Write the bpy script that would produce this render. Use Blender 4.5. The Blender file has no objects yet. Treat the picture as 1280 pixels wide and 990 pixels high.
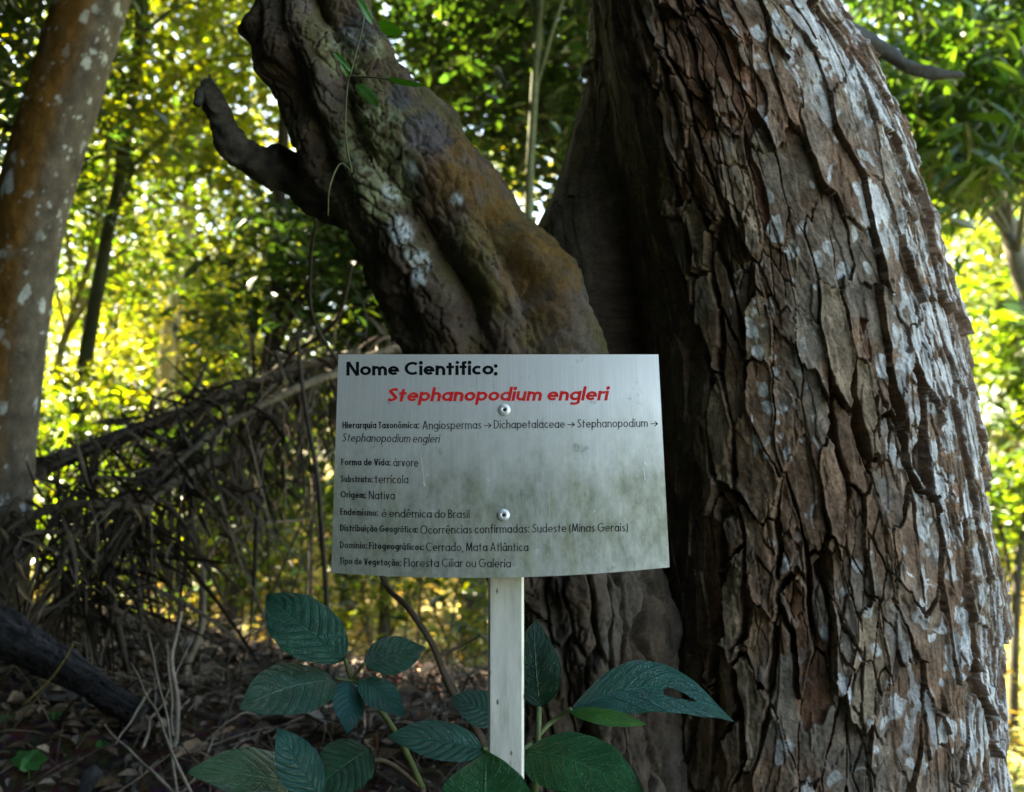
import bpy, math, random
import numpy as np
from mathutils import Vector

random.seed(7)
RNG = np.random.default_rng(11)
R = math.radians
S = bpy.context.scene
COL = S.collection

# ------------------------------------------------------------------ camera
CAM_Z, PITCH, FPX = 1.15, R(4.0), 1229.0
cam_d = bpy.data.cameras.new('camera')
cam = bpy.data.objects.new('camera', cam_d)
COL.objects.link(cam)
cam.location = (0, 0, CAM_Z)
cam.rotation_euler = (R(90) + PITCH, 0, 0)
cam_d.sensor_width = 36.0
cam_d.lens = 36.0 * FPX / 1280.0
cam_d.clip_start, cam_d.clip_end = 0.02, 2000
cam_d.dof.use_dof = True
cam_d.dof.focus_distance = 1.085
cam_d.dof.aperture_fstop = 34.6 / 6.2
S.camera = cam

# ------------------------------------------------------------------ light
SUN_EL, SUN_AZ = R(50), R(-48)            # azimuth from +Y, clockwise positive
to_sun = Vector((math.sin(SUN_AZ) * math.cos(SUN_EL), math.cos(SUN_AZ) * math.cos(SUN_EL), math.sin(SUN_EL)))
W = bpy.data.worlds.new('World')
S.world = W
W.use_nodes = True
wn = W.node_tree.nodes
bg = wn['Background']
sky = wn.new('ShaderNodeTexSky')
sky.sky_type = 'NISHITA'
sky.sun_disc = False
sky.sun_elevation = SUN_EL
sky.sun_rotation = SUN_AZ
W.node_tree.links.new(sky.outputs[0], bg.inputs[0])
bg.inputs[1].default_value = 0.065
sd = bpy.data.lights.new('sun', 'SUN')
sd.energy, sd.angle, sd.color = 5.0, R(0.5), (1.0, 0.93, 0.80)
sun = bpy.data.objects.new('sun', sd)
COL.objects.link(sun)
sun.rotation_euler = (-to_sun).to_track_quat('-Z', 'Y').to_euler()
S.view_settings.view_transform = 'Standard'
S.view_settings.look = 'None'
S.view_settings.gamma = 1.0
S.view_settings.exposure = 4.05
S.view_settings.use_white_balance = True
S.view_settings.white_balance_temperature = 7700
S.view_settings.white_balance_tint = 8
S.cycles.max_bounces = 8
S.cycles.diffuse_bounces = 4
S.cycles.glossy_bounces = 3
S.cycles.transmission_bounces = 6
S.cycles.transparent_max_bounces = 8
S.cycles.use_denoising = True
S.cycles.sample_clamp_indirect = 6.0


# ------------------------------------------------------------------ helpers
def P(px, py, d):
    """photo pixel + distance along +Y -> world point"""
    x, y = (px - 640.0) / FPX, -(py - 495.0) / FPX
    dy = math.cos(PITCH) - y * math.sin(PITCH)
    dz = math.sin(PITCH) + y * math.cos(PITCH)
    t = d / dy
    return np.array([x * t, d, CAM_Z + dz * t])


P0 = P


def Pv(px, py, d):
    px, py, d = np.broadcast_arrays(np.asarray(px, float), np.asarray(py, float), np.asarray(d, float))
    x, y = (px - 640.0) / FPX, -(py - 495.0) / FPX
    dy = math.cos(PITCH) - y * math.sin(PITCH)
    dz = math.sin(PITCH) + y * math.cos(PITCH)
    t = d / dy
    return np.stack([x * t, d, CAM_Z + dz * t], -1)


def sm(x, a=0.0, b=1.0):
    t = np.clip((np.asarray(x, float) - a) / (b - a), 0, 1)
    return t * t * (3 - 2 * t)


def h2(ix, iy, seed):
    a = (ix.astype(np.int64) * 374761393 + iy.astype(np.int64) * 668265263 + seed * 982451653) & 0xFFFFFFFF
    a = ((a ^ (a >> 13)) * 1274126177) & 0xFFFFFFFF
    a = ((a ^ (a >> 16)) * 2246822519) & 0xFFFFFFFF
    a = a ^ (a >> 15)
    return (a & 0xFFFFFF).astype(np.float64) / 16777215.0


def vnoise(x, y, seed=0):
    ix, iy = np.floor(x), np.floor(y)
    fx, fy = x - ix, y - iy
    ux, uy = fx * fx * (3 - 2 * fx), fy * fy * (3 - 2 * fy)
    a, b = h2(ix, iy, seed), h2(ix + 1, iy, seed)
    c, d = h2(ix, iy + 1, seed), h2(ix + 1, iy + 1, seed)
    return (a + (b - a) * ux) * (1 - uy) + (c + (d - c) * ux) * uy


def fbm(x, y, seed=0, oct=4):
    s, a, n = 0.0, 0.5, 0.0
    for k in range(oct):
        s = s + a * vnoise(x * 2 ** k + 17.3 * k, y * 2 ** k - 9.1 * k, seed + k)
        n += a
        a *= 0.5
    return s / n * 2 - 1


def voro(x, y, seed=0, jit=0.9, edge=False):
    """F1, F2, id, offset to the nearest cell point"""
    ix, iy = np.floor(x), np.floor(y)
    f1 = np.full(x.shape, 9.0)
    f2 = np.full(x.shape, 9.0)
    cid = np.zeros(x.shape)
    dx1 = np.zeros(x.shape)
    dy1 = np.zeros(x.shape)
    ex, ey = np.zeros(x.shape), np.zeros(x.shape)
    for j in (-1, 0, 1):
        for i in (-1, 0, 1):
            cx, cy = ix + i, iy + j
            px = cx + 0.5 + jit * (h2(cx, cy, seed) - 0.5)
            py = cy + 0.5 + jit * (h2(cx, cy, seed + 1) - 0.5)
            dx, dy = x - px, y - py
            d = np.sqrt(dx * dx + dy * dy)
            near = d < f1
            if edge:
                sec = (~near) & (d < f2)
                ex = np.where(near, dx1, np.where(sec, dx, ex))
                ey = np.where(near, dy1, np.where(sec, dy, ey))
            f2 = np.where(near, f1, np.minimum(f2, d))
            cid = np.where(near, h2(cx, cy, seed + 2), cid)
            dx1 = np.where(near, dx, dx1)
            dy1 = np.where(near, dy, dy1)
            f1 = np.where(near, d, f1)
    if edge:       # 0 = edge runs up and down, 1 = edge runs across
        a, b = np.abs(ex - dx1), np.abs(ey - dy1)
        return f1, f2, cid, dx1, dy1, b / (a + b + 1e-9)
    return f1, f2, cid, dx1, dy1


def link(name, me, mat=None, parent=None):
    o = bpy.data.objects.new(name, me)
    COL.objects.link(o)
    if mat is not None:
        me.materials.append(mat)
    if parent is not None:
        o.parent = parent
    return o


def tag(o, label=None, cat=None, group=None, kind=None):
    if label: o['label'] = label
    if cat: o['category'] = cat
    if group: o['group'] = group
    if kind: o['kind'] = kind
    return o


def thing(name, label, cat, group=None, loc=(0, 0, 0)):
    """Empty at the thing's base; children are given in world coordinates"""
    o = bpy.data.objects.new(name, None)
    o.empty_display_size = 0.05
    COL.objects.link(o)
    o.location = tuple(float(v) for v in loc)
    return tag(o, label, cat, group)


def child(name, me, mat, parent):
    """mesh in world coordinates parented to an Empty (kept in place)"""
    o = link(name, me, mat, parent)
    loc = Vector((0, 0, 0))
    p = parent
    while p is not None:
        loc += p.location
        p = p.parent
    o.location = -loc
    return o


def mesh_np(name, V, F, smooth=True, col=None, uv=None):
    """V (N,3); F list of int arrays (n,k)"""
    V = np.asarray(V, np.float32).reshape(-1, 3)
    me = bpy.data.meshes.new(name)
    F = [np.asarray(f, np.int32) for f in (F if isinstance(F, list) else [F]) if len(f)]
    me.vertices.add(len(V))
    me.vertices.foreach_set('co', V.ravel())
    nl = sum(f.size for f in F)
    npoly = sum(len(f) for f in F)
    me.loops.add(nl)
    me.polygons.add(npoly)
    me.loops.foreach_set('vertex_index', np.concatenate([f.ravel() for f in F]))
    tot = np.concatenate([np.full(len(f), f.shape[1], np.int32) for f in F])
    start = np.concatenate([[0], np.cumsum(tot)[:-1]]).astype(np.int32)
    me.polygons.foreach_set('loop_start', start)
    me.polygons.foreach_set('loop_total', tot)
    me.polygons.foreach_set('use_smooth', np.full(npoly, smooth, bool))
    if col is not None:
        c = np.ones((len(V), 4), np.float32)
        c[:, :3] = np.asarray(col, np.float32).reshape(-1, 3)
        at = me.attributes.new('col', 'FLOAT_COLOR', 'POINT')
        at.data.foreach_set('color', c.ravel())
    if uv is not None:
        at = me.attributes.new('puv', 'FLOAT_VECTOR', 'POINT')
        u = np.zeros((len(V), 3), np.float32)
        u[:, :2] = uv
        at.data.foreach_set('vector', u.ravel())
    me.update(calc_edges=True)
    me.validate()
    return me


def grid_faces(nr, nc, wrap=False, off=0):
    r = np.arange(nr - 1)[:, None]
    c = np.arange(nc if wrap else nc - 1)[None, :]
    c2 = (c + 1) % nc
    a = r * nc + c
    b = r * nc + c2
    d = (r + 1) * nc + c
    e = (r + 1) * nc + c2
    return np.stack([a, b, e, d], -1).reshape(-1, 4) + off


def smooth_path(pts, n):
    """Catmull-Rom through the points -> n samples (points of any dimension)"""
    pts = np.asarray(pts, float)
    if len(pts) == 2:
        t = np.linspace(0, 1, n)[:, None]
        return pts[0] * (1 - t) + pts[1] * t
    p = np.vstack([2 * pts[0] - pts[1], pts, 2 * pts[-1] - pts[-2]])
    t = np.linspace(0, len(pts) - 1 - 1e-9, n)
    i = np.floor(t).astype(int)
    f = (t - i)[:, None]
    p0, p1, p2, p3 = p[i], p[i + 1], p[i + 2], p[i + 3]
    return 0.5 * (2 * p1 + (p2 - p0) * f + (2 * p0 - 5 * p1 + 4 * p2 - p3) * f ** 2 + (3 * p1 - p0 - 3 * p2 + p3) * f ** 3)


def frames(C):
    T = np.gradient(C, axis=0)
    T /= np.linalg.norm(T, axis=1, keepdims=True) + 1e-12
    ref = np.array([0.0, -1.0, 0.0])
    A = np.zeros_like(C)
    for i in range(len(C)):
        a = ref - T[i] * np.dot(ref, T[i])
        if np.linalg.norm(a) < 0.05:
            a = np.array([1.0, 0, 0]) - T[i] * T[i][0]
        A[i] = a / np.linalg.norm(a)
        ref = A[i] * 0.9 + np.array([0, -0.1, 0])
    B = np.cross(T, A)
    return T, A, B


def tube(pts, rad, n=24, k=8, rough=0.0, seed=0, cap=True, freq=0.35):
    """V, F of a tapering tube along the points (the samples are noisy when rough > 0)"""
    C = smooth_path(pts, n)
    rr = np.interp(np.linspace(0, 1, n), np.linspace(0, 1, len(np.atleast_1d(rad))), np.atleast_1d(rad))
    T, A, B = frames(C)
    th = np.arange(k) * 2 * math.pi / k
    r = rr[:, None] * np.ones((1, k))
    if rough:
        r = r * (1 + rough * fbm(np.arange(n)[:, None] * freq + seed * 3.1 + np.sin(th)[None, :] * .9, np.cos(th)[None, :] * 1.6 + np.sin(th)[None, :] * 0.7, seed, 4))
    V = C[:, None, :] + r[..., None] * (np.cos(th)[None, :, None] * A[:, None, :] + np.sin(th)[None, :, None] * B[:, None, :])
    V = V.reshape(-1, 3)
    F = [grid_faces(n, k, True)]
    if cap:
        V = np.vstack([V, C[:1], C[-1:]])
        i = np.arange(k)
        F.append(np.stack([(i + 1) % k, i, np.full(k, n * k)], -1))
        o = (n - 1) * k
        F.append(np.stack([o + i, o + (i + 1) % k, np.full(k, n * k + 1)], -1))
    return V, F


class MB:
    """collects pieces into one mesh"""
    def __init__(self):
        self.V, self.F, self.C, self.n = [], {}, [], 0

    def add(self, V, F, col=None):
        V = np.asarray(V, float).reshape(-1, 3)
        for f in (F if isinstance(F, list) else [F]):
            if len(f):
                f = np.asarray(f)
                self.F.setdefault(f.shape[1], []).append(f + self.n)
        self.V.append(V)
        c = np.ones((len(V), 3)) if col is None else np.broadcast_to(np.asarray(col, float), (len(V), 3))
        self.C.append(c)
        self.n += len(V)

    def mesh(self, name, smooth=True):
        return mesh_np(name, np.vstack(self.V), [np.vstack(f) for f in self.F.values()], smooth, np.vstack(self.C))


# ------------------------------------------------------------------ materials
def new_mat(name):
    m = bpy.data.materials.new(name)
    m.use_nodes = True
    nt = m.node_tree
    for n in list(nt.nodes):
        nt.nodes.remove(n)
    out = nt.nodes.new('ShaderNodeOutputMaterial')
    return m, nt, out


def N(nt, t, **kw):
    n = nt.nodes.new(t)
    for k, v in kw.items():
        if k.startswith('i_'):
            n.inputs[k[2:].replace('_', ' ')].default_value = v
        elif k.startswith('n_'):
            n.inputs[int(k[2:])].default_value = v
        else:
            setattr(n, k, v)
    return n


def math_n(nt, op, a, b=None):
    n = nt.nodes.new('ShaderNodeMath')
    n.operation = op
    for i, v in enumerate((a, b)):
        if v is None:
            continue
        if isinstance(v, (int, float)):
            n.inputs[i].default_value = v
        else:
            nt.links.new(v, n.inputs[i])
    return n.outputs[0]


def mix_c(nt, fac, a, b, blend='MIX'):
    n = nt.nodes.new('ShaderNodeMix')
    n.data_type = 'RGBA'
    n.blend_type = blend
    for idx, v in ((0, fac), (6, a), (7, b)):
        if isinstance(v, (int, float)):
            n.inputs[idx].default_value = v
        elif isinstance(v, tuple):
            n.inputs[idx].default_value = (*v, 1) if len(v) == 3 else v
        else:
            nt.links.new(v, n.inputs[idx])
    return n.outputs[2]


def ramp(nt, src, stops):
    n = nt.nodes.new('ShaderNodeValToRGB')
    e = n.color_ramp.elements
    while len(e) < len(stops):
        e.new(0.5)
    for el, (p, c) in zip(e, stops):
        el.position = p
        el.color = (*c, 1) if isinstance(c, tuple) else (c, c, c, 1)
    nt.links.new(src, n.inputs[0])
    return n.outputs[0]


def bark_mat(name, rough=0.85, noise_scale=220.0, bump=0.35, tint=(1, 1, 1), use_col=True, spec=0.25):
    m, nt, out = new_mat(name)
    b = N(nt, 'ShaderNodeBsdfPrincipled')
    b.inputs['Roughness'].default_value = rough
    b.inputs['Specular IOR Level'].default_value = spec
    tc = N(nt, 'ShaderNodeTexCoord')
    n1 = N(nt, 'ShaderNodeTexNoise')
    n1.inputs['Scale'].default_value = noise_scale
    n1.inputs['Detail'].default_value = 4
    n1.inputs['Roughness'].default_value = 0.65
    nt.links.new(tc.outputs['Object'], n1.inputs['Vector'])
    n2 = N(nt, 'ShaderNodeTexNoise')
    n2.inputs['Scale'].default_value = noise_scale * 0.14
    n2.inputs['Detail'].default_value = 5
    nt.links.new(tc.outputs['Object'], n2.inputs['Vector'])
    v1 = ramp(nt, n1.outputs[0], [(0.25, 0.62), (0.75, 1.35)])
    v2 = ramp(nt, n2.outputs[0], [(0.3, 0.7), (0.7, 1.25)])
    if use_col:
        at = N(nt, 'ShaderNodeAttribute', attribute_name='col')
        c = at.outputs['Color']
        c = mix_c(nt, 1.0, c, tint, 'MULTIPLY')
    else:
        c = tint
    c = mix_c(nt, 1.0, c, v1, 'MULTIPLY')
    c = mix_c(nt, 1.0, c, v2, 'MULTIPLY')
    nt.links.new(c, b.inputs['Base Color'])
    bp = N(nt, 'ShaderNodeBump')
    bp.inputs['Strength'].default_value = bump
    bp.inputs['Distance'].default_value = 0.002
    nt.links.new(n1.outputs[0], bp.inputs['Height'])
    nt.links.new(bp.outputs[0], b.inputs['Normal'])
    nt.links.new(b.outputs[0], out.inputs[0])
    return m


def foliage_mat(name, transl=0.45, tcol=(1.5, 1.35, 0.45), gloss=0.06, rough=0.4):
    """leaf: the colour attribute, light coming through it turns yellower"""
    m, nt, out = new_mat(name)
    at = N(nt, 'ShaderNodeAttribute', attribute_name='col')
    d = N(nt, 'ShaderNodeBsdfDiffuse')
    nt.links.new(at.outputs['Color'], d.inputs[0])
    t = N(nt, 'ShaderNodeBsdfTranslucent')
    tc = mix_c(nt, 1.0, at.outputs['Color'], tcol, 'MULTIPLY')
    nt.links.new(tc, t.inputs[0])
    mx = N(nt, 'ShaderNodeMixShader')
    mx.inputs[0].default_value = transl
    nt.links.new(d.outputs[0], mx.inputs[1])
    nt.links.new(t.outputs[0], mx.inputs[2])
    g = N(nt, 'ShaderNodeBsdfGlossy')
    g.inputs['Roughness'].default_value = rough
    m2 = N(nt, 'ShaderNodeMixShader')
    m2.inputs[0].default_value = gloss
    nt.links.new(mx.outputs[0], m2.inputs[1])
    nt.links.new(g.outputs[0], m2.inputs[2])
    nt.links.new(m2.outputs[0], out.inputs[0])
    return m


M_BARK = bark_mat('flaking_bark', 0.82, 240, 0.5)
M_LIMB = bark_mat('rough_bark', 0.88, 200, 0.8)
M_THIN = bark_mat('thin_bark', 0.85, 60, 0.4)
M_DRY = bark_mat('dry_matter', 0.8, 120, 0.3)
M_LEAF = foliage_mat('leaf_small', 0.5, (2.3, 2.2, .36))
M_DARKLEAF = foliage_mat('leaf_dark', 0.40, (1.8, 2.1, 0.5), 0.07, 0.35)
M_STRAW = foliage_mat('straw_leaf', 0.4, (1.35, 1.15, 0.6), 0.03, 0.5)
M_SEED = foliage_mat('seedling_leaf', 0.35, (1.3, 1.5, 0.4), 0.05, 0.35)


def soil_mat():
    m, nt, out = new_mat('forest_soil')
    b = N(nt, 'ShaderNodeBsdfPrincipled')
    b.inputs['Roughness'].default_value = 0.95
    b.inputs['Specular IOR Level'].default_value = 0.1
    at = N(nt, 'ShaderNodeAttribute', attribute_name='col')
    tc = N(nt, 'ShaderNodeTexCoord')
    n1 = N(nt, 'ShaderNodeTexNoise')
    n1.inputs['Scale'].default_value = 35
    n1.inputs['Detail'].default_value = 8
    n1.inputs['Roughness'].default_value = 0.7
    nt.links.new(tc.outputs['Object'], n1.inputs['Vector'])
    n2 = N(nt, 'ShaderNodeTexVoronoi')
    n2.inputs['Scale'].default_value = 60
    nt.links.new(tc.outputs['Object'], n2.inputs['Vector'])
    v = ramp(nt, n1.outputs[0], [(0.3, 0.45), (0.7, 1.5)])
    c = mix_c(nt, 1.0, at.outputs['Color'], v, 'MULTIPLY')
    c2 = mix_c(nt, 0.5, c, n2.outputs['Color'], 'SOFT_LIGHT')
    nt.links.new(c2, b.inputs['Base Color'])
    bp = N(nt, 'ShaderNodeBump')
    bp.inputs['Distance'].default_value = 0.02
    bp.inputs['Strength'].default_value = 0.8
    nt.links.new(n1.outputs[0], bp.inputs['Height'])
    nt.links.new(bp.outputs[0], b.inputs['Normal'])
    nt.links.new(b.outputs[0], out.inputs[0])
    return m


def plain(name, c, rough=0.5, metal=0.0):
    m, nt, out = new_mat(name)
    b = N(nt, 'ShaderNodeBsdfPrincipled')
    b.inputs['Base Color'].default_value = (*c, 1)
    b.inputs['Roughness'].default_value = rough
    b.inputs['Metallic'].default_value = metal
    nt.links.new(b.outputs[0], out.inputs[0])
    return m


# ------------------------------------------------------------------ ground
def ground_z(x, y):
    x, y = np.asarray(x, float), np.asarray(y, float)
    hb = 0.56 + 0.17 * sm(-x, 0.3, 1.3) + 0.35 * sm(-x, 1.6, 4.0)
    up = 0.25 + 0.75 * sm(y, 1.05, 2.25)
    keep = 1 - sm(y, 2.7, 4.6) * (1 - 0.5 * sm(-x, 2.2, 4.5))
    right = 1 - sm(x, 0.05, 0.75)
    z = -0.05 + (hb + 0.05) * up * keep * right * sm(y, -1.5, 1.0)
    z = z + 0.8 * sm(-x + 0.2 * y, 4.5, 14) * sm(y, 3, 10)
    z = z - 0.35 * sm(x, 0.8, 2.5) * sm(y, 0.5, 3.0)
    z = z + 0.025 * fbm(x * 1.3, y * 1.3, 5, 3) + 0.02 * fbm(x * 6, y * 6, 9, 3) * (1 - sm(y, 5, 12))
    return z


def hit(px, py):
    d = np.linspace(0.9, 12, 3000)
    q = Pv(px, py, d)
    g = ground_z(q[:, 0], q[:, 1])
    k = np.argmax(q[:, 2] < g)
    return q[k] if q[k, 2] < g[k] else q[-1]


def axis(parts):
    return np.concatenate([np.linspace(a, b, n, endpoint=False) for a, b, n in parts])


gx = axis([(-160, -12, 30), (-12, -3, 45), (-3, 3, 170), (3, 12, 45), (12, 160, 31)])
gy = axis([(-120, -4, 24), (-4, 0.8, 24), (0.8, 4.8, 130), (4.8, 16, 70), (16, 220, 41)])
GX, GY = np.meshgrid(gx, gy)
GZ = ground_z(GX, GY)
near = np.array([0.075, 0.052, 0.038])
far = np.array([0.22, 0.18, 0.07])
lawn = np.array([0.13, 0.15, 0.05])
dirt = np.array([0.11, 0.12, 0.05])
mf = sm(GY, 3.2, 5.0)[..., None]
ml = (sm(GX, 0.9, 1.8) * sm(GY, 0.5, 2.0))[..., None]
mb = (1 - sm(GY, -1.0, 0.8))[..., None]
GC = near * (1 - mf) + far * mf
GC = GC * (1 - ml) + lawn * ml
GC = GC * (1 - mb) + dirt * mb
M_SOIL = soil_mat()
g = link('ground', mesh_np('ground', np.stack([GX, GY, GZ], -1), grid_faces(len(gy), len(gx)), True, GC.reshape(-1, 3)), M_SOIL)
tag(g, kind='structure')


# ------------------------------------------------------------------ main tree
main_tree = thing('bark_tree', 'thick tree with flaking lichen-spotted bark and a low knobbly limb, behind the sign', 'tree', loc=(0.45, 1.65, float(ground_z(0.9, 1.5)) - 0.1))


def lichen_spots(u, v, seed, scale, dens, warp=0.35):
    """round blotches of mixed size: 1 inside"""
    uu = u / scale + warp * fbm(u / scale * 1.6, v / scale * 1.6, seed + 31, 3)
    vv = v / scale + warp * fbm(u / scale * 1.6, v / scale * 1.6, seed + 47, 3)
    f1, f2, cid, dx, dy = voro(uu, vv, seed, 0.8)
    rad = np.where(cid < dens, 0.16 + 0.38 * (cid / np.maximum(dens, 1e-3)) ** 2, 0.0)
    ring = f1 / np.maximum(rad, 1e-3)
    return sm(rad - f1, 0, 0.05), ring


def build_trunk():
    D0 = 1.50
    #         py   L(main)  R    Lobe-left
    ctl = np.array([
        [-700, 700, 900, 720], [-300, 725, 950, 735], [0, 745, 1050, 748], [100, 748, 1105, 732], [200, 757, 1146, 703], [280, 768, 1171, 668],
        [370, 782, 1193, 655], [500, 792, 1221, 660], [700, 800, 1253, 680], [850, 792, 1264, 680], [990, 780, 1270, 670], [1200, 740, 1300, 630],
        [1500, 640, 1400, 560]], float)
    py = np.concatenate([np.linspace(-700, -60, 60, endpoint=False), np.linspace(-60, 1040, 960, endpoint=False), np.linspace(1040, 1500, 30)])
    def ip(c):
        from_ = ctl[:, 0]
        # smooth cubic-ish interpolation
        s = smooth_path(ctl[:, [0, c]], 900)
        return np.interp(py, s[:, 0], s[:, 1])
    L, Rr, Lo = ip(1), ip(2), ip(3)
    pl, pr, po = Pv(L, py, D0), Pv(Rr, py, D0), Pv(Lo, py, D0)
    z = pl[:, 2]
    aL, aR = np.arctan2(pl[:, 0], D0), np.arctan2(pr[:, 0], D0)
    phi, half = (aL + aR) / 2, (aR - aL) / 2
    dist = (D0 + .05) / np.cos(phi)
    cx, cy = dist * np.sin(phi), dist * np.cos(phi)
    rad = dist * np.sin(half) - .010
    # angles: fine on the visible side
    th = np.concatenate([np.linspace(-2.0, 1.75, 860, endpoint=False), np.linspace(1.75, 2 * math.pi - 2.0, 90, endpoint=False)])
    TH, Z = np.meshgrid(th, z)
    ca, sa = np.cos(TH), np.sin(TH)
    r = np.repeat(rad[:, None], len(th), 1)
    # rear-left lobe of the trunk
    lr = 0.13
    lx = po[:, 0] + lr - cx
    ly = 0.10
    # ray (sa, -ca) against the circle at (lx, ly)
    bq = sa * lx[:, None] - ca * ly
    cq = lx[:, None] ** 2 + ly ** 2 - lr ** 2
    disc = bq * bq - cq
    ex = np.where(disc > 0, bq + np.sqrt(np.maximum(disc, 0)), 0)
    ex = np.where(np.cos(TH - np.arctan2(lx[:, None], -ly)) > 0, ex, 0)
    kk = 0.05
    hmix = np.clip(0.5 + 0.5 * (ex - r) / kk, 0, 1)
    r = np.where(ex > 0, r * (1 - hmix) + ex * hmix + kk * hmix * (1 - hmix) * 0.5, r)
    U = np.where(TH > math.pi, TH - 2 * math.pi, TH) * 0.27
    rs = r.copy()
    for _ in range(6):
        rs = (np.roll(rs, 1, 1) + rs + np.roll(rs, -1, 1)) / 3
    ds = np.sqrt(np.diff(rs, axis=1) ** 2 + (rs[:, 1:] * np.diff(TH, axis=1)) ** 2)
    Ua = np.concatenate([np.zeros((len(z), 1)), np.cumsum(ds, axis=1)], 1)
    j0 = int(np.argmin(np.abs(th)))
    Ua = Ua - Ua[:, j0:j0 + 1]
    U = Ua * (0.27 / rad.mean())
    Vv = Z + 0.0 * U
    # gentle body undulation
    r = r * (1 + 0.015 * fbm(U * 4, Vv * 1.3, 3, 3)) + 0.004 * fbm(U * 9, Vv * 2.2, 21, 3)
    sideR = sm(TH, 0.1, 0.9)
    sideL = sm(-TH, 0.35, 0.9)
    # ---- plates
    wu = U + 0.014 * fbm(U / 0.07, Vv / 0.13, 61, 4) + 0.0040 * fbm(U / .009, Vv / .045, 63, 3) * (1 - .6 * sideR) + 0.016 * fbm(U / .5, Vv / .45, 66, 2)
    wv = Vv + 0.05 * fbm(U / 0.05, Vv / 0.2, 67, 4) + 0.010 * fbm(U / .008, Vv / .03, 69, 3)
    f1, f2, cid, dx, dy, hor = voro(wu / 0.037, wv / 0.125, 101, 0.95, True)
    e = (f2 - f1)
    crk = 0.5 + 0.5 * fbm(U / 0.10, Vv / 0.20, 71, 3)
    wc = (0.05 + 0.42 * sm(crk, 0.40, 0.85)) * (1 - .80 * sm(hor, .35, .65))
    crack = 1 - sm(e, 0.68 * wc, wc)
    tilt = (h2(np.floor(cid * 9999), np.floor(cid * 77), 5) - 0.5)
    tilt2 = (h2(np.floor(cid * 7777), np.floor(cid * 33), 6) - 0.5)
    hp = (cid - 0.35) * 0.008 + tilt * 0.007 * dx - 0.010 * (dy) * (0.5 + tilt2)
    lift = sm(e, 0.0, 0.30)
    H = hp + 0.0035 * (1 - lift) * (cid > 0.4)          # edges curl outwards
    H = H - (0.007 + 0.019 * sm(crk, .4, .75)) * crack * (1 - .45 * sm(TH, .3, .7))
    # ---- layers: thin sheets with ragged ends, one over the other
    lay = 2.0 * fbm(wu / 0.045, wv / 0.15, 111, 5) + 1.2 * (cid - .5)
    fl = np.floor(lay)
    lay = fl + sm(lay - fl, 0.0, 0.10)
    H = H + 0.0022 * lay * (1 - crack)
    # ---- smaller flakes lying on the plates
    wu2 = U + 0.007 * fbm(U / 0.03, Vv / 0.06, 81, 5)
    wv2 = Vv + 0.02 * fbm(U / 0.02, Vv / 0.06, 83, 4)
    g1, g2, gid, gx_, gy_ = voro(wu2 / 0.017, wv2 / 0.060, 131, 0.95)
    act = sm(fbm(U / 0.11, Vv / 0.2, 91, 3) + 0.75 * sideR - 0.22, 0.0, 0.25)
    e2 = g2 - g1
    c2 = 1 - sm(e2, 0.03, 0.08)
    Hf = 0.0060 * (gid ** 1.5) - 0.004 * gy_ * gid - c2 * .006
    # long slivers on the right flank
    k1, k2, kid, kx_, ky_ = voro((U + 0.004 * fbm(U / .02, Vv / .12, 85, 3)) / 0.014, (Vv + .03 * fbm(U / .014, Vv / .2, 87, 2)) / 0.12, 141, 0.95)
    Hs = 0.0050 * (kid ** 1.3) - 0.003 * ky_ * kid + .004 * kx_ * (kid - .4) - (1 - sm(k2 - k1, .04, .11)) * .004
    sr = sm(TH, .35, .75)
    H = H + act * (Hf * (1 - sr) + Hs * sr)
    c2 = c2 * (1 - sr) + (1 - sm(k2 - k1, .04, .11)) * sr
    # ---- torn peels: steps where a plate has come off
    peel = fbm(U / 0.09 + 3, Vv / 0.22, 151, 4)
    pe = sm(peel, 0.18, 0.20)
    H = H - 0.006 * pe
    # long hanging strips near the right edge
    s1, s2, sid, sx, sy = voro((U + 0.006 * fbm(U / .02, Vv / .1, 7, 3)) / 0.018, Vv / 0.30, 171, 0.9)
    H = H + sideR * 0.0035 * (sid > 0.68) * sm(s2 - s1, 0.06, 0.14)
    # fine grain
    H = H + 0.0009 * fbm(U / 0.010, Vv / 0.03, 11, 4) + 0.0011 * fbm(U / 0.006, Vv / 0.007, 13, 3)
    H = H * (1 - .75 * sm(-TH, .85, 1.05))
    rr = r + H
    X = cx[:, None] + rr * sa
    Y = cy[:, None] - rr * ca
    V = np.stack([X, Y, Z], -1)
    # ---- colour
    def c3(a): return np.array(a)[None, None, :]
    base = c3((0.215, 0.132, 0.088)) * (0.70 + 0.6 * cid[..., None])
    grey = c3((0.235, 0.190, 0.155))
    red = c3((0.175, 0.080, 0.045))
    tan = c3((0.31, 0.235, 0.165))
    moss = c3((0.090, 0.070, 0.030))
    k = sm(fbm(U / 0.08, Vv / 0.14, 201, 4) + 0.4 * (gid - 0.5) * act, -0.15, 0.25)[..., None]
    c = base * (1 - k) + grey * k
    k = (0.85 * pe * (1 - crack))[..., None]
    c = c * (1 - k) + red * k
    k = (0.8 * ((cid > 0.80) & (h2(np.floor(cid * 5555), np.floor(cid * 11), 8) > 0.4)) * (1 - crack))[..., None]
    c = c * (1 - k) + tan * k
    k = (.85 * sm(-TH, .72, 1.0))[..., None]  # shade of the fork put into the bark colour of the left lobe
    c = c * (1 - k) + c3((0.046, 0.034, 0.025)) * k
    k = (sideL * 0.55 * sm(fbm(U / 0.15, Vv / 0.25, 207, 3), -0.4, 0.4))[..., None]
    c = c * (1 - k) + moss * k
    # broken edges of plates show the inner bark
    slope = np.abs(np.gradient(H, axis=1)) / (np.abs(np.gradient(U, axis=1)) + 1e-6)
    wall = sm(slope, .7, 1.8)
    k = (.8 * wall)[..., None]
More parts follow.
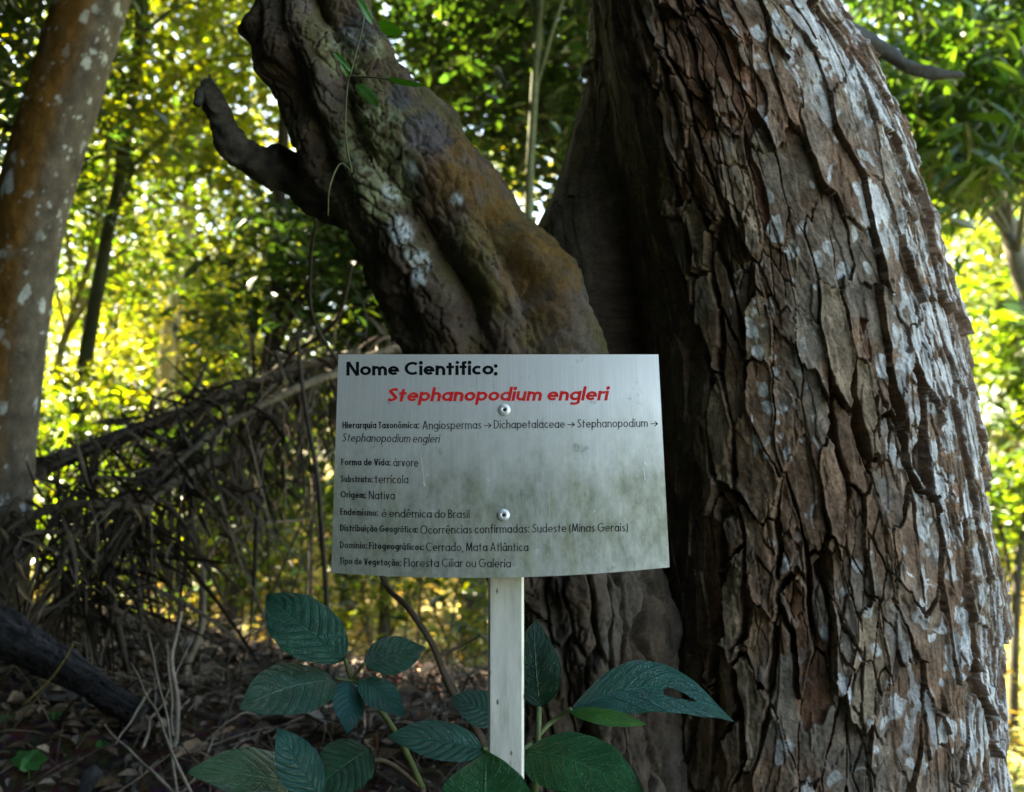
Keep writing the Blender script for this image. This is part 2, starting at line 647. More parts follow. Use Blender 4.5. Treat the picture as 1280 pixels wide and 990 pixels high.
    c = c * (1 - k) + c3((0.170, 0.105, 0.070)) * k
    mot = fbm(U / .016, Vv / .022, 215, 4)[..., None]
    c = c * (1 + .55 * mot) * (1 - .35 * sm(fbm(U / .004, Vv / .005, 219, 3), .12, .4)[..., None])
    # lichen
    dens = np.clip(0.20 + 0.70 * sideR + 0.80 * fbm(U / 0.11, Vv / 0.16, 211, 3) - 0.7 * sideL, 0.0, 0.95)
    l1, r1 = lichen_spots(U, Vv * 0.8, 301, 0.040, dens, .18)
    l2, r2 = lichen_spots(U + 3, Vv * 0.85, 311, 0.022, dens * 0.8, .18)
    l3, r3 = lichen_spots(U + 5, Vv, 321, 0.012, dens * 0.3 * sm(fbm(U / .06, Vv / .08, 323, 3), -.1, .3))
    lm = np.maximum(np.maximum(l1, l2 * 0.9), l3 * 0.8)
    lm = lm * (1 - 0.9 * sm(crack, 0.1, 0.5)) * (1 - 0.7 * pe) * (0.45 + 0.55 * sm(fbm(U / 0.008, Vv / 0.008, 331, 3), -0.35, 0.05))
    # broad crust on the right flank
    crust = sm(fbm(U / 0.026, Vv / 0.050, 341, 5) + 0.30 * sm(TH, .0, .7) + .25 * fbm(U / .12, Vv / .2, 345, 2) - 0.28, 0.0, 0.05) * sm(TH, .0, .35)
    crust = crust * (1 - sm(crack, 0.1, 0.4)) * (1 - 0.8 * sm(c2 * act, 0.3, 0.8))
    lm = (np.maximum(lm, 0.9 * crust) * (1 - .9 * wall))[..., None]
    pale = c3((0.60, 0.61, 0.63)) * (0.62 + 0.5 * vnoise(U / 0.012, Vv / 0.012, 351)[..., None])
    c = c * (1 - lm) + pale * lm
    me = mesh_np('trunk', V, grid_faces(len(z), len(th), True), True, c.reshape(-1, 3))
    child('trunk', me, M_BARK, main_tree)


build_trunk()


def build_limb():
    P = lambda x, y, d: P0(x, y, d - .10)
    # centre line px, py, distance, half width px (across), from the ground up
    ctl = np.array([
        [752, 1330, 1.56, 150], [748, 1100, 1.55, 128], [742, 900, 1.55, 104], [728, 760, 1.55, 98], [694, 620, 1.54, 108], [655, 500, 1.53, 112], [606, 390, 1.52, 112],
        [548, 290, 1.51, 100], [490, 205, 1.50, 88], [440, 130, 1.49, 84], [408, 60, 1.48, 78], [394, 0, 1.47, 74], [376, -90, 1.46, 70],
        [350, -260, 1.44, 64], [320, -600, 1.40, 50]], float)
    n = 720
    s = smooth_path(ctl, n)
    s[:, 2] -= .10
    C = Pv(s[:, 0], s[:, 1], s[:, 2])
    hw = s[:, 3] / FPX * s[:, 2]
    T, A, B = frames(C)
    # B sign so that +B points to picture right
    if B[n // 2][0] < 0:
        B = -B
    k = 300
    th = np.linspace(-math.pi, math.pi, k, endpoint=False)
    TH, SI = np.meshgrid(th, np.arange(n))
    arc = np.concatenate([[0], np.cumsum(np.linalg.norm(np.diff(C, axis=0), axis=1))])
    Vv = np.repeat(arc[:, None], k, 1)
    U = TH * 0.12
    r = np.repeat(hw[:, None], k, 1)
    up = np.clip((s[:, 1][:, None]), -300, 1200)
    # twisting furrows between swollen cords
    def furrow(ys, ths, width, depth, lo, hi):
        w = sm(up, lo - 40, lo + 40) * (1 - sm(up, hi - 60, hi + 80))
        th0 = np.interp(up, ys, ths) + 0.10 * fbm(Vv * 9, Vv * 0 + ys[0], 401, 3)
        dth = np.angle(np.exp(1j * (TH - th0)))
        dep = depth * (0.75 + 0.5 * fbm(Vv * 6, Vv * 0 + ys[-1], 403, 2))
        return -dep * w * np.exp(-(np.abs(dth) / width) ** 1.5)
    r = r * (1 + furrow([0, 60, 130, 190, 290, 350, 440, 600], [.15, .37, .0, -.33, -.18, -.15, -.28, -.15], 0.24, 0.46, -30, 620))
    r = r * (1 + furrow([200, 300, 360, 440, 560], [1.2, .85, .58, .35, .25], 0.20, 0.30, 290, 640))
    r = r * (1 + furrow([-60, 60, 150, 260], [-.8, -.5, -.75, -1.0], 0.20, 0.24, -80, 230))
    r = r * (1 + furrow([560, 800, 1000], [-.5, -.35, -.2], 0.22, 0.22, 620, 1200))
    r = r * (1 + furrow([560, 800, 1000], [.55, .5, .6], 0.25, 0.16, 620, 1200))
    r = r * (1 + 0.10 * fbm(U * 16, Vv * 8, 411, 3))
    V = C[:, None, :] + r[..., None] * (np.cos(TH)[..., None] * A[:, None, :] + np.sin(TH)[..., None] * B[:, None, :])
    Nn = np.cos(TH)[..., None] * A[:, None, :] + np.sin(TH)[..., None] * B[:, None, :]
    H = np.zeros_like(r)
    def bump(px, py, d, rad, amp):
        c = P(px, py, d)
        q = np.linalg.norm(V - c, axis=-1)
        return amp * np.exp(-(q / rad) ** 2)
    for b in ((352, 50, 1.40, .050, .030), (350, 108, 1.40, .038, -.045), (330, 85, 1.43, .03, .012), (372, 150, 1.40, .06, .016), (425, 60, 1.38, .05, .016), (470, 30, 1.40, .045, .016),
              (455, 130, 1.39, .04, .014), (480, 225, 1.39, .06, .014), (560, 210, 1.40, .06, .012), (690, 350, 1.40, .07, .030), (640, 300, 1.40, .05, .012),
              (655, 400, 1.39, .045, -.016), (600, 330, 1.39, .05, .012), (520, 300, 1.39, .05, .014), (430, 100, 1.38, .03, -.018), (505, 150, 1.40, .035, .012),
              (700, 850, 1.42, .05, .012), (740, 930, 1.43, .05, -.012), (620, 260, 1.42, .035, -.010), (390, 210, 1.40, .05, .010)):
        H += bump(*b)
    rk = np.random.default_rng(12)
    for q in range(70):
        ii, jj = rk.integers(60, n - 60), rk.integers(0, k)
        rd = rk.uniform(.018, .042)
        c0 = V[ii, jj]
        a0, a1 = max(0, ii - 90), min(n, ii + 90)
        H[a0:a1] += rk.uniform(-.015, .021) * (rd / .03) * np.exp(-(np.linalg.norm(V[a0:a1] - c0, axis=-1) / rd) ** 2)
    # wrinkled skin with short checks
    H += 0.017 * fbm(U / 0.05, Vv / 0.07, 421, 4)
    H += 0.0045 * fbm(U / 0.016, Vv / 0.022, 423, 4)
    f1, f2, cid, dx, dy = voro((U + 0.008 * fbm(U / .02, Vv / .03, 427, 3)) / 0.015, (Vv + 0.012 * fbm(U / .02, Vv / .03, 429, 3)) / 0.034, 431, 0.95)
    rough = .45 + .55 * sm(fbm(U / 0.07, Vv / 0.10, 433, 3), -0.35, 0.25)
    H += rough * (0.0035 * cid - 0.0050 * (1 - sm(f2 - f1, 0.03, 0.12)))
    # the upright foot behind the sign carries longer cracks
    g1, g2, gid, _, _ = voro((U + 0.008 * fbm(U / .04, Vv / .08, 437, 3)) / 0.035, (Vv + .03 * fbm(U / .03, Vv / .1, 439, 3)) / 0.14, 441, 0.95)
    foot = sm(up, 560, 720)
    H += foot * (0.008 * gid - 0.016 * (1 - sm(g2 - g1, 0.03, 0.16)))
    V = V + Nn * H[..., None]
    def c3(a): return np.array(a)[None, None, :]
    c = c3((0.070, 0.050, 0.036)) * (0.70 + 0.6 * cid[..., None]) * (1 + .35 * fbm(U / .012, Vv / .012, 455, 3)[..., None])
    kx = sm(fbm(U / 0.06, Vv / 0.09, 451, 4), -0.1, 0.3)[..., None]
    kx = kx * .7
    c = c * (1 - kx) + c3((0.105, 0.088, 0.073)) * kx
    # orange-brown moss on the upper right flank
    def patch(px, py, d, rad):
        q = np.linalg.norm(V - P(px, py, d), axis=-1)
        return 1 - sm(q + 0.35 * rad * fbm(U / .02, Vv / .02, 461, 4), rad * 0.55, rad)
    mo = np.maximum.reduce([.8 * patch(650, 345, 1.38, .07), .7 * patch(680, 400, 1.38, .07), .55 * patch(610, 370, 1.38, .05), patch(585, 215, 1.42, .10), patch(630, 265, 1.42, .10), patch(690, 310, 1.43, .08), patch(560, 250, 1.40, .07)]) * sm(TH, -0.1, 0.5)
    m2 = (.75 * sm(TH, -.9, -.1) * sm(fbm(U / .05, Vv / .07, 465, 4), -.05, .25) * (1 - sm(up, 480, 600)))[..., None]
    c = c * (1 - m2) + c3((0.075, 0.064, 0.022)) * m2
    mo = (mo * 0.9 * (.35 + .65 * sm(fbm(U / .018, Vv / .025, 463, 4), -.35, .25)))[..., None]
    c = c * (1 - mo) + c3((0.108, 0.058, 0.013)) * mo
    gr = np.maximum.reduce([patch(440, 60, 1.40, .05), patch(465, 225, 1.40, .07), patch(470, 160, 1.39, .05), patch(450, 180, 1.40, .05)])
    gr = (gr * 0.75 * sm(fbm(U / .008, Vv / .008, 471, 3), -.3, .1))[..., None]
    c = c * (1 - gr) + c3((0.22, 0.24, 0.14)) * gr
    wh = np.maximum.reduce([patch(527, 323, 1.40, .028), patch(522, 345, 1.40, .018), patch(612, 323, 1.38, .009), patch(500, 285, 1.40, .03), patch(512, 215, 1.39, .018),
                            patch(393, 80, 1.40, .014), patch(572, 250, 1.40, .012), patch(700, 420, 1.38, .03), patch(490, 240, 1.4, .018)])
    wh = (wh * 0.9 * sm(fbm(U / .006, Vv / .006, 481, 3), -.45, -.05))[..., None]
    c = c * (1 - wh) + c3((0.42, 0.46, 0.48)) * wh
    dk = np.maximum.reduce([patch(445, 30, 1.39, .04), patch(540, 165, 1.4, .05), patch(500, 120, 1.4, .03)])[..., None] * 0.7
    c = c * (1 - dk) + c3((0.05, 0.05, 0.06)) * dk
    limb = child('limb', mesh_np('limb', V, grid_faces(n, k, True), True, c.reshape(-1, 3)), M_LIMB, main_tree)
    # short dead stub that leaves the limb on its left side
    V, F = tube([P(470, 275, 1.50), P(400, 236, 1.52), P(352, 212, 1.52), P(315, 200, 1.51), P(290, 180, 1.50), P(277, 150, 1.50), P(265, 122, 1.49), P(258, 102, 1.49)],
                [.030, .036, .030, .026, .023, .018, .014, .009], 120, 40, 0.40, 5, freq=.12)
    sc = 0.06 + 0.05 * fbm(V[:, 0] * 60, V[:, 2] * 60, 3, 3)[:, None] * np.ones((1, 3))
    child('branch_stub', mesh_np('branch_stub', V, F, True, np.clip(sc, 0.02, .2) * np.array([1, .85, .7])), M_LIMB, limb)
    mbs = MB()
    rs_ = np.random.default_rng(4)
    for q in range(9):
        x0, y0 = 259 + rs_.uniform(-7, 7), 108 + rs_.uniform(-3, 5)
        V, F = tube([P(x0 + 2, y0 + 14, 1.49), P(x0, y0, 1.49 + rs_.uniform(-.006, .006)), P(x0 - 1 + rs_.uniform(-3, 3), y0 - rs_.uniform(4, 15), 1.49)], [.006, .004, .0006], 10, 6, .4, q)
        mbs.add(V, F, np.array([.16, .13, .10]) * rs_.uniform(.4, 1.2))
    child('splintered_end', mbs.mesh('splintered_end', False), M_LIMB, limb)
    # two short broken spurs on the stub's tip
    V, F = tube([P(262, 112, 1.49), P(252, 120, 1.485), P(246, 131, 1.48)], [.012, .010, .006], 14, 10, 0.3, 8)
    child('broken_spur', mesh_np('spur', V, F, True, np.full((len(V), 3), .07)), M_LIMB, limb)


build_limb()

# dead branch behind the trunk on the right
V, F = tube([P(1040, 30, 1.9), P(1095, 58, 1.98), P(1130, 80, 2.0), P(1165, 92, 2.02), P(1203, 94, 2.04)], [.024, .018, .013, .013, .006], 90, 20, 0.45, 12, freq=.1)
br = child('dead_branch', mesh_np('dead_branch', V, F, True, np.full((len(V), 3), .045)), M_THIN, main_tree)


# ------------------------------------------------------------------ foliage
def unit(v):
    return v / (np.linalg.norm(v, axis=-1, keepdims=True) + 1e-9)


def leaf_cloud(C, length, ratio=0.34, droop=0.3, col=(0.06, 0.09, 0.02), var=0.35, rng=RNG, fold=0.25, hue=0.25):
    """V, F, colours of many small leaves centred on the points"""
    n = len(C)
    a = rng.uniform(0, 2 * math.pi, n)
    D = unit(np.stack([np.cos(a), np.sin(a), rng.normal(-droop, 0.35, n)], -1))
    up = unit(np.stack([rng.normal(0, .5, n), rng.normal(0, .5, n), np.ones(n)], -1))
    Sd = unit(np.cross(D, up))
    Nn = np.cross(Sd, D)
    L = (length * rng.uniform(0.45, 1.45, n))[:, None]
    Wd = L * ratio * 0.5
    b = C - D * L * 0.5
    t = C + D * L * 0.5 - Nn * L * 0.10
    l1 = b + D * L * 0.30 + Sd * Wd + Nn * Wd * fold
    l2 = b + D * L * 0.62 + Sd * Wd * 0.9 + Nn * Wd * fold
    r1 = b + D * L * 0.30 - Sd * Wd + Nn * Wd * fold
    r2 = b + D * L * 0.62 - Sd * Wd * 0.9 + Nn * Wd * fold
    V = np.stack([b, l1, l2, t, r2, r1], 1).reshape(-1, 3)
    i = np.arange(n)[:, None] * 6
    F = np.vstack([i + np.array([0, 3, 2, 1]), i + np.array([0, 5, 4, 3])])
    c = np.asarray(col, float)
    cc = (c * np.ones((n, 3))) if c.ndim == 1 else c
    bri = np.exp(rng.normal(0, var, n))[:, None]
    hu = rng.uniform(-hue, hue, n)[:, None]
    cc = cc * bri * np.concatenate([1 + hu, np.ones((n, 1)), 1 - hu], 1)
    return V, F, np.repeat(np.clip(cc, 0.004, 0.6), 6, 0)


def clump_points(centres, radii, n, rng=RNG, flat=0.7):
    k = rng.integers(0, len(centres), n)
    q = rng.normal(0, 1, (n, 3))
    q = unit(q) * (rng.uniform(0, 1, n) ** 0.45)[:, None]
    rr = np.asarray(radii)[k][:, None]
    return np.asarray(centres)[k] + q * rr * np.array([1, 1, flat])


def sprig_points(centres, radii, n_sprigs, per, rng=RNG, length=0.35, flat=0.7):
    """leaves strung along short twigs inside clumps: gives streaks and gaps"""
    o = clump_points(centres, radii, n_sprigs, rng, flat)
    a = rng.uniform(0, 2 * math.pi, n_sprigs)
    d = unit(np.stack([np.cos(a), np.sin(a), rng.normal(-0.15, .35, n_sprigs)], -1))
    t = np.linspace(0, 1, per)
    Q = o[:, None, :] + d[:, None, :] * (t * length)[None, :, None]
    Q = Q + np.array([0, 0, -1.0]) * (t ** 2 * length * 0.35)[None, :, None]
    Q = Q + rng.normal(0, length * 0.06, Q.shape)
    return Q.reshape(-1, 3)


def add_leaves(parent, name, pts, length, mat, **kw):
    V, F, c = leaf_cloud(pts, length, **kw)
    return child(name, mesh_np(name, V, F, False, c), mat, parent)


def bark_tube(parent, name, pts, rad, col, n=40, k=12, rough=0.15, seed=1, mat=None, spots=None):
    V, F = tube(pts, rad, n, k, rough, seed)
    nz = 0.8 + 0.5 * vnoise(V[:, 0] * 30 + V[:, 1] * 11, V[:, 2] * 14, seed)[:, None]
    c = np.asarray(col, float)[None, :] * nz
    if spots:
        s = sm(fbm(V[:, 0] * 9 + seed, V[:, 2] * 5, seed + 5, 3), 0.12, 0.2)[:, None] * spots
        c = c * (1 - s) + np.array([.4, .42, .40]) * s
    return child(name, mesh_np(name, V, F, True, c), mat or M_THIN, parent)


def rnd_clumps(x0, x1, y0, y1, d0, d1, n, seed):
    r = np.random.default_rng(seed)
    return [P(r.uniform(x0, x1), r.uniform(y0, y1), r.uniform(d0, d1)) for _ in range(n)]


# crown of the main tree, above the picture: it keeps the sun off the sign
cc = []
for k in range(40):
    cc.append((RNG.uniform(-3.6, 1.2), RNG.uniform(1.2, 4.4), RNG.uniform(3.6, 5.4)))
cc = [c for c in cc if math.hypot(c[0] - .1, c[1] - .9) > .2 * (c[2] - .8) + .5]   # gap cut in the canopy above the sign to let sky light in
cc = np.array(cc)
add_leaves(main_tree, 'crown', sprig_points(cc, np.full(len(cc), .85), 5200, 7, length=.4), 0.13, M_DARKLEAF, ratio=.42, col=(.035, .062, .015))
for k, (a, b) in enumerate([((.35, 1.65, 2.2), (.2, 4.4, 5.2)), ((.35, 1.65, 2.3), (2.0, 4.6, 5.6)), ((-.4, 1.4, 2.6), (-2.0, 4.2, 5.2))]):
    m = ((a[0] + b[0]) / 2, (a[1] + b[1]) / 2 - .3, (a[2] + b[2]) / 2 + .5)
    bark_tube(main_tree, 'bough', [a, m, b], [.12, .08, .03], (.09, .075, .06), 30, 14, .1, 40 + k)


def tree(name, label, cat, base, path, rad, tcol, clumps, crad, n_sprigs, per, leaf, mat, group, lcol, ratio=.36, droop=.3, slen=.35, spots=None, seed=1, limbs=True, var=.4, flat=.75):
    t = thing(name, label, cat, group, loc=base)
    tr = bark_tube(t, 'trunk', path, rad, tcol, 50, 14, .12, seed, spots=spots)
    clumps = np.asarray(clumps, float)
    if limbs:
        pp = smooth_path(path, 30)
        mb = MB()
        for c in clumps:
            k = np.argmin(np.linalg.norm(pp - (c + np.array([0, 0, -.6])), axis=1))
            mid = (pp[k] + c) / 2 + np.array([0, 0, .12])
            V, F = tube([pp[k], mid, c], [min(rad[-1] * .6, .02), .010, .004], 10, 6, .1, seed)
            mb.add(V, F, tcol)
        child('branch', mb.mesh('branch'), M_THIN, tr)
    rng = np.random.default_rng(seed * 17 + 3)
    pts = sprig_points(clumps, crad if np.ndim(crad) else np.full(len(clumps), crad), n_sprigs, per, rng, slen, flat)
    V, F, c = leaf_cloud(pts, leaf, ratio, droop, lcol, var, rng)
    child('crown', mesh_np('crown', V, F, False, c), mat, t)
    return t


def pxclumps(lst):
    return [P(px, py, d) for px, py, d in lst]


WOOD = 'trees of the wood behind the sign'
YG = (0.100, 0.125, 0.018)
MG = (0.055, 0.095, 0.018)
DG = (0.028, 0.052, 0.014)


def gz(x, y):
    return float(ground_z(x, y))


def trunk_path(pts, d, extend_up=None):
    q = [P(px, py, d) for px, py in pts]
    b = q[0].copy()
    dirv = q[0] - q[1]
    gzv = gz(b[0], b[1])
    while b[2] > gzv - .1:
        b = b + dirv / np.linalg.norm(dirv) * .1 * np.array([.4, .4, 1]) - np.array([0, 0, .05])
    return [b] + q


# --- leaning mossy tree on the left
def leaning_tree():
    pts = [(-14, 760), (-8, 640), (6, 500), (17, 400), (32, 300), (55, 200), (85, 100), (116, 0), (150, -110), (180, -300), (240, -600)]
    d = 2.35
    path = [P(px, py, d) for px, py in pts]
    base = P(10, 900, d)
    t = thing('leaning_tree', 'leaning tree with orange moss and round white lichen spots at the left edge', 'tree', loc=(base[0], base[1], base[2]))
    path = [base] + path
    rad = np.array([54, 48, 43, 42, 42, 43, 44, 44, 43, 41, 36, 30]) / FPX * d
    n, k = 420, 150
    C = smooth_path(path, n)
    rr = np.interp(np.linspace(0, 1, n), np.linspace(0, 1, len(rad)), rad)
    T, A, B = frames(C)
    if B[n // 2][0] < 0:
        B = -B
    th = np.linspace(-math.pi, math.pi, k, endpoint=False)
    arc = np.concatenate([[0], np.cumsum(np.linalg.norm(np.diff(C, axis=0), axis=1))])
    TH, Vv = np.meshgrid(th, arc)
    U = TH * .085
    r = rr[:, None] * (1 + .05 * fbm(U * 10, Vv * 3, 501, 3)) + .0035 * fbm(U / .02, Vv / .03, 503, 4)
    V = C[:, None] + r[..., None] * (np.cos(TH)[..., None] * A[:, None] + np.sin(TH)[..., None] * B[:, None])
    def c3(a): return np.array(a)[None, None, :]
    c = c3((.105, .085, .062)) * (.8 + .5 * vnoise(U / .02, Vv / .03, 507)[..., None])
    mo = (sm(-TH, -.85, -.15) * sm(fbm(U / .07, Vv / .10, 509, 4) + .62, 0, .35))[..., None]
    c = c * (1 - mo) + c3((.150, .072, .012)) * mo
    l1, _ = lichen_spots(U, Vv * .7, 511, .050, np.full(U.shape, .22))
    l2, _ = lichen_spots(U + 2, Vv * .8, 513, .024, np.full(U.shape, .16))
    l3, _ = lichen_spots(U + 4, Vv, 515, .011, np.full(U.shape, .07))
    lm = (np.maximum(np.maximum(l1, l2), l3) * (.35 + .65 * sm(fbm(U / .03, Vv / .05, 517, 3), -.25, .2)))[..., None]
    c = c * (1 - lm) + c3((.40, .41, .38)) * lm
    child('trunk', mesh_np('trunk', V, grid_faces(n, k, True), True, c.reshape(-1, 3)), M_LIMB, t)
    cl = rnd_clumps(-110, 50, -160, 170, 2.9, 3.8, 13, 55) + [path[-1] + np.array([RNG.uniform(-1.2, 1.2), RNG.uniform(-1, 1.4), RNG.uniform(.2, 1.8)]) for _ in range(14)]
    add_leaves(t, 'crown', sprig_points(np.array(cl), np.array([.3] * 13 + [.7] * 14), 1500, 7), .06, M_DARKLEAF, col=DG)


leaning_tree()

# --- trees of the wood (each with the trunk the photo shows)
specs = [
    # label, trunk px (bottom first), distance, radii, bark, spots, crown clumps, leaves
    ('slim dark tree standing between the leaning tree and the pale trunk', [(92, 560), (110, 430), (133, 300), (150, 220), (170, 80), (185, -150)], 5.2, [.05, .035, .025], (.05, .055, .03), 0,
     rnd_clumps(60, 340, -260, 190, 4.6, 6.2, 20, 1), .55, 1500, YG, .07),
    ('slim pale sunlit trunk left of the sign', [(203, 560), (206, 500), (212, 420), (228, 330), (240, 200), (255, 0)], 7.6, [.08, .065, .05], (.30, .26, .19), .6,
     rnd_clumps(90, 420, -300, 200, 7.2, 9.0, 26, 2), .75, 1700, YG, .085),
    ('dark upright trunk seen between the limb and the thick trunk', [(590, 560), (575, 280), (566, 180), (553, 60), (548, -60), (540, -300)], 6.4, [.09, .07, .06], (.05, .045, .035), 0,
     rnd_clumps(500, 760, -260, 200, 5.6, 7.4, 26, 3), .6, 1000, MG, .085),
    ('thin green stem rising just right of the knobbly limb', [(652, 420), (660, 270), (664, 180), (671, 60), (678, -40), (690, -260)], 3.6, [.022, .016, .012], (.10, .115, .06), 0,
     rnd_clumps(600, 760, -300, 40, 3.4, 4.6, 10, 4), .4, 350, DG, .075),
    ('pale leaning trunk at the right edge behind the thick tree', [(1350, 560), (1285, 370), (1262, 290), (1237, 215), (1215, 130), (1180, -40)], 5.4, [.06, .05, .04], (.13, .12, .09), .3,
     rnd_clumps(1090, 1330, -200, 200, 4.6, 6.0, 18, 5) + [P(1100, 5, 4.8), P(1140, 40, 5), P(1180, 10, 5)], .5, 560, MG, .15),
    ('young thin trunk on the lawn beside the thick trunk', [(1266, 955), (1267, 860), (1270, 760), (1275, 690), (1300, 560)], 5.6, [.03, .025, .02], (.06, .055, .04), 0,
     rnd_clumps(1230, 1380, 380, 620, 5.2, 6.2, 7, 6), .4, 330, MG, .11),
    ('curved yellowish stem just right of the leaning tree', [(62, 575), (68, 500), (76, 440), (92, 390), (118, 300), (140, 150)], 6.0, [.035, .025, .018], (.20, .18, .07), 0,
     rnd_clumps(40, 260, 120, 330, 5.4, 7.0, 10, 7), .5, 520, MG, .07),
    ('dark slender tree whose leaves fill the gap between the limb and the stub', [(300, 620), (330, 480), (345, 360), (350, 240), (360, 60), (365, -120)], 4.2, [.035, .028, .02], (.04, .035, .025), 0,
     rnd_clumps(290, 480, 230, 450, 3.9, 5.0, 8, 21), .32, 430, DG, .07),
    ('dark tree with dense leaves just left of the thick trunk, behind the fork', [(760, 600), (735, 400), (722, 200), (716, 40), (712, -160)], 5.0, [.05, .04, .03], (.04, .035, .025), 0,
     rnd_clumps(510, 770, -200, 260, 4.4, 5.6, 16, 23), .45, 850, DG, .08),
    ('leafy tree with long drooping leaves at the right, in front of the pale leaning trunk', [(1420, 620), (1390, 420), (1370, 200), (1350, 0), (1330, -160)], 4.4, [.05, .04, .03], (.06, .05, .04), 0,
     rnd_clumps(1080, 1270, 60, 230, 4.0, 5.0, 8, 24), .34, 260, MG, .15),
]
for i, (lab, pts, d, rad, tcol, spots, cl, cr, ns, lc, lf) in enumerate(specs):
    path = trunk_path(pts, d)
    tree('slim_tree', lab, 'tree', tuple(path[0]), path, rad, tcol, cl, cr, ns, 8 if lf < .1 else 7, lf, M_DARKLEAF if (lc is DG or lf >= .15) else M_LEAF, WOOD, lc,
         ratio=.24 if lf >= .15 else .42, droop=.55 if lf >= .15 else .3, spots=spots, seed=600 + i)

# understorey bushes further in: own trunks, low crowns
bush = [
    ('low dark bush under the knobbly limb', (470, 430, 4.6), 12, (400, 620, 320, 540), DG, 800, .075),
    ('yellow-green bush glowing in the sun left of the limb', (330, 560, 9.2), 14, (150, 440, 230, 520), YG, 1500, .08),
    ('bush of dull green leaves beneath the leaning branch', (250, 620, 5.2), 12, (40, 330, 530, 680), MG, 800, .07),
    ('shaded bush at the foot of the sunlit wood', (420, 700, 6.0), 10, (330, 600, 520, 700), MG, 330, .07),
]
for i, (lab, (bx, by, d), n, box, lc, ns, lf) in enumerate(bush):
    p = P(bx, by, d)
    z = gz(p[0], p[1])
    path = [np.array([p[0], p[1], z - .05]), np.array([p[0] + .05, p[1], z + .5]), np.array([p[0], p[1] + .1, max(p[2], z + 1.0) + .3])]
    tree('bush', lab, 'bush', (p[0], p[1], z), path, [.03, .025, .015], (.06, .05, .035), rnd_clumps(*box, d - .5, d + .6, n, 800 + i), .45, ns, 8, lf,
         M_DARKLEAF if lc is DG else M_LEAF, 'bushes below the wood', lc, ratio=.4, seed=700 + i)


def thicket(label, px, d, n, seed, lcol, spread=.35, hmax=1.5):
    r = np.random.default_rng(seed)
    c = P(px, 800, d)
    t = thing('thicket_shrub', label, 'shrub', 'thin leafy thickets below the limb', loc=(c[0], d, gz(c[0], d)))
    tips = []
    for k in range(n):
        x, y = c[0] + r.normal(0, spread), d + r.normal(0, .3)
        z = gz(x, y)
        h = r.uniform(.5, 1) * hmax
        l = r.normal(0, .3, 2)
        q = [(x, y, z - .05), (x + l[0] * .3 + r.normal(0, .04), y + l[1] * .3, z + h * .4), (x + l[0] * .7 + r.normal(0, .06), y + l[1] * .7, z + h * .75), (x + l[0] * 1.2, y + l[1] * 1.2, z + h)]
        V, F = tube(q, [r.uniform(.004, .010), .005, .002], 30, 6, .1, seed + k)
        child('stem', mesh_np('stem', V, F, True, np.array([.06, .05, .03])[None] * r.uniform(.5, 1.6) * np.ones((len(V), 1))), M_THIN, t)
        C = smooth_path(q, 30)
        for f in range(5):
            i = r.integers(10, 30)
            e = C[i] + np.array([r.normal(0, .22), r.normal(0, .22), r.uniform(-.12, .2)])
            tips.append(e)
            V, F = tube([C[i], (C[i] + e) / 2 + np.array([0, 0, .03]), e], [.003, .002, .001], 8, 5, cap=False)
            child('twig', mesh_np('twig', V, F, True, np.full((len(V), 3), .05)), M_THIN, t) if f < 2 else None
    pts = sprig_points(np.array(tips), np.full(len(tips), .10), n * (13 if lcol is DG else 24), 6, r, .22)
    V, F, cc_ = leaf_cloud(pts, .06, .3, .4, lcol, .4, r)
    child('foliage', mesh_np('foliage', V, F, False, cc_), M_LEAF, t)


for i, (lab, px, d, n, lc) in enumerate([
        ('thin thicket under the fallen branch beside the leaning tree', 150, 3.9, 9, MG), ('thin thicket behind the topmost broad leaf', 350, 3.7, 9, DG),
        ('sunlit thicket between the broad leaves and the post', 520, 4.3, 9, YG), ('shaded thicket left of the sign, behind the hanging liana', 400, 4.8, 10, DG),
        ('thin thicket behind the upright dry twigs', 240, 4.4, 10, YG), ('low thicket straight behind the post', 620, 5.2, 8, MG)]):
    thicket(lab, px, d, n, 300 + i, lc)


# bamboo in the sunlit hollow
def bamboo(label, px, d, n, seed, leafcol):
    r = np.random.default_rng(seed)
    c = P(px, 800, d)
    z0 = gz(c[0], d)
    t = thing('bamboo_clump', label, 'bamboo', 'bamboo clumps in the hollow', loc=(c[0], d, z0))
    tips = []
    for k in range(n):
        x, y = c[0] + r.normal(0, .45), d + r.normal(0, .5)
        z = gz(x, y)
        h = r.uniform(2.6, 5.0)
        lx, ly = r.normal(0, .35), r.normal(0, .3)
        q = [(x, y, z - .05), (x + lx * .25, y + ly * .25, z + h * .5), (x + lx, y + ly, z + h)]
        rad = r.uniform(.010, .024)
        V, F = tube(q, [rad, rad * .8, rad * .4], 40, 8)
        C = smooth_path(q, 40)
        ci = np.repeat(np.where((np.arange(40) % 5) == 0, .55, 1.0), 8)
        col = np.array([.19, .17, .05])[None, :] * np.append(ci, [1, 1])[:, None] * r.uniform(.6, 1.2)
        child('culm', mesh_np('culm', V, F, True, col), M_THIN, t)
        for s in np.linspace(.12, 1, 10):
            tips.append(C[int(s * 39)] + r.normal(0, .12, 3))
    pts = sprig_points(np.array(tips), np.full(len(tips), .3), 150 * n // 2, 7, r, .3)
    V, F, cc_ = leaf_cloud(pts, .085, .2, .5, np.array(leafcol) * 1.35, .35, r)
    child('foliage', mesh_np('foliage', V, F, False, cc_), M_LEAF, t)


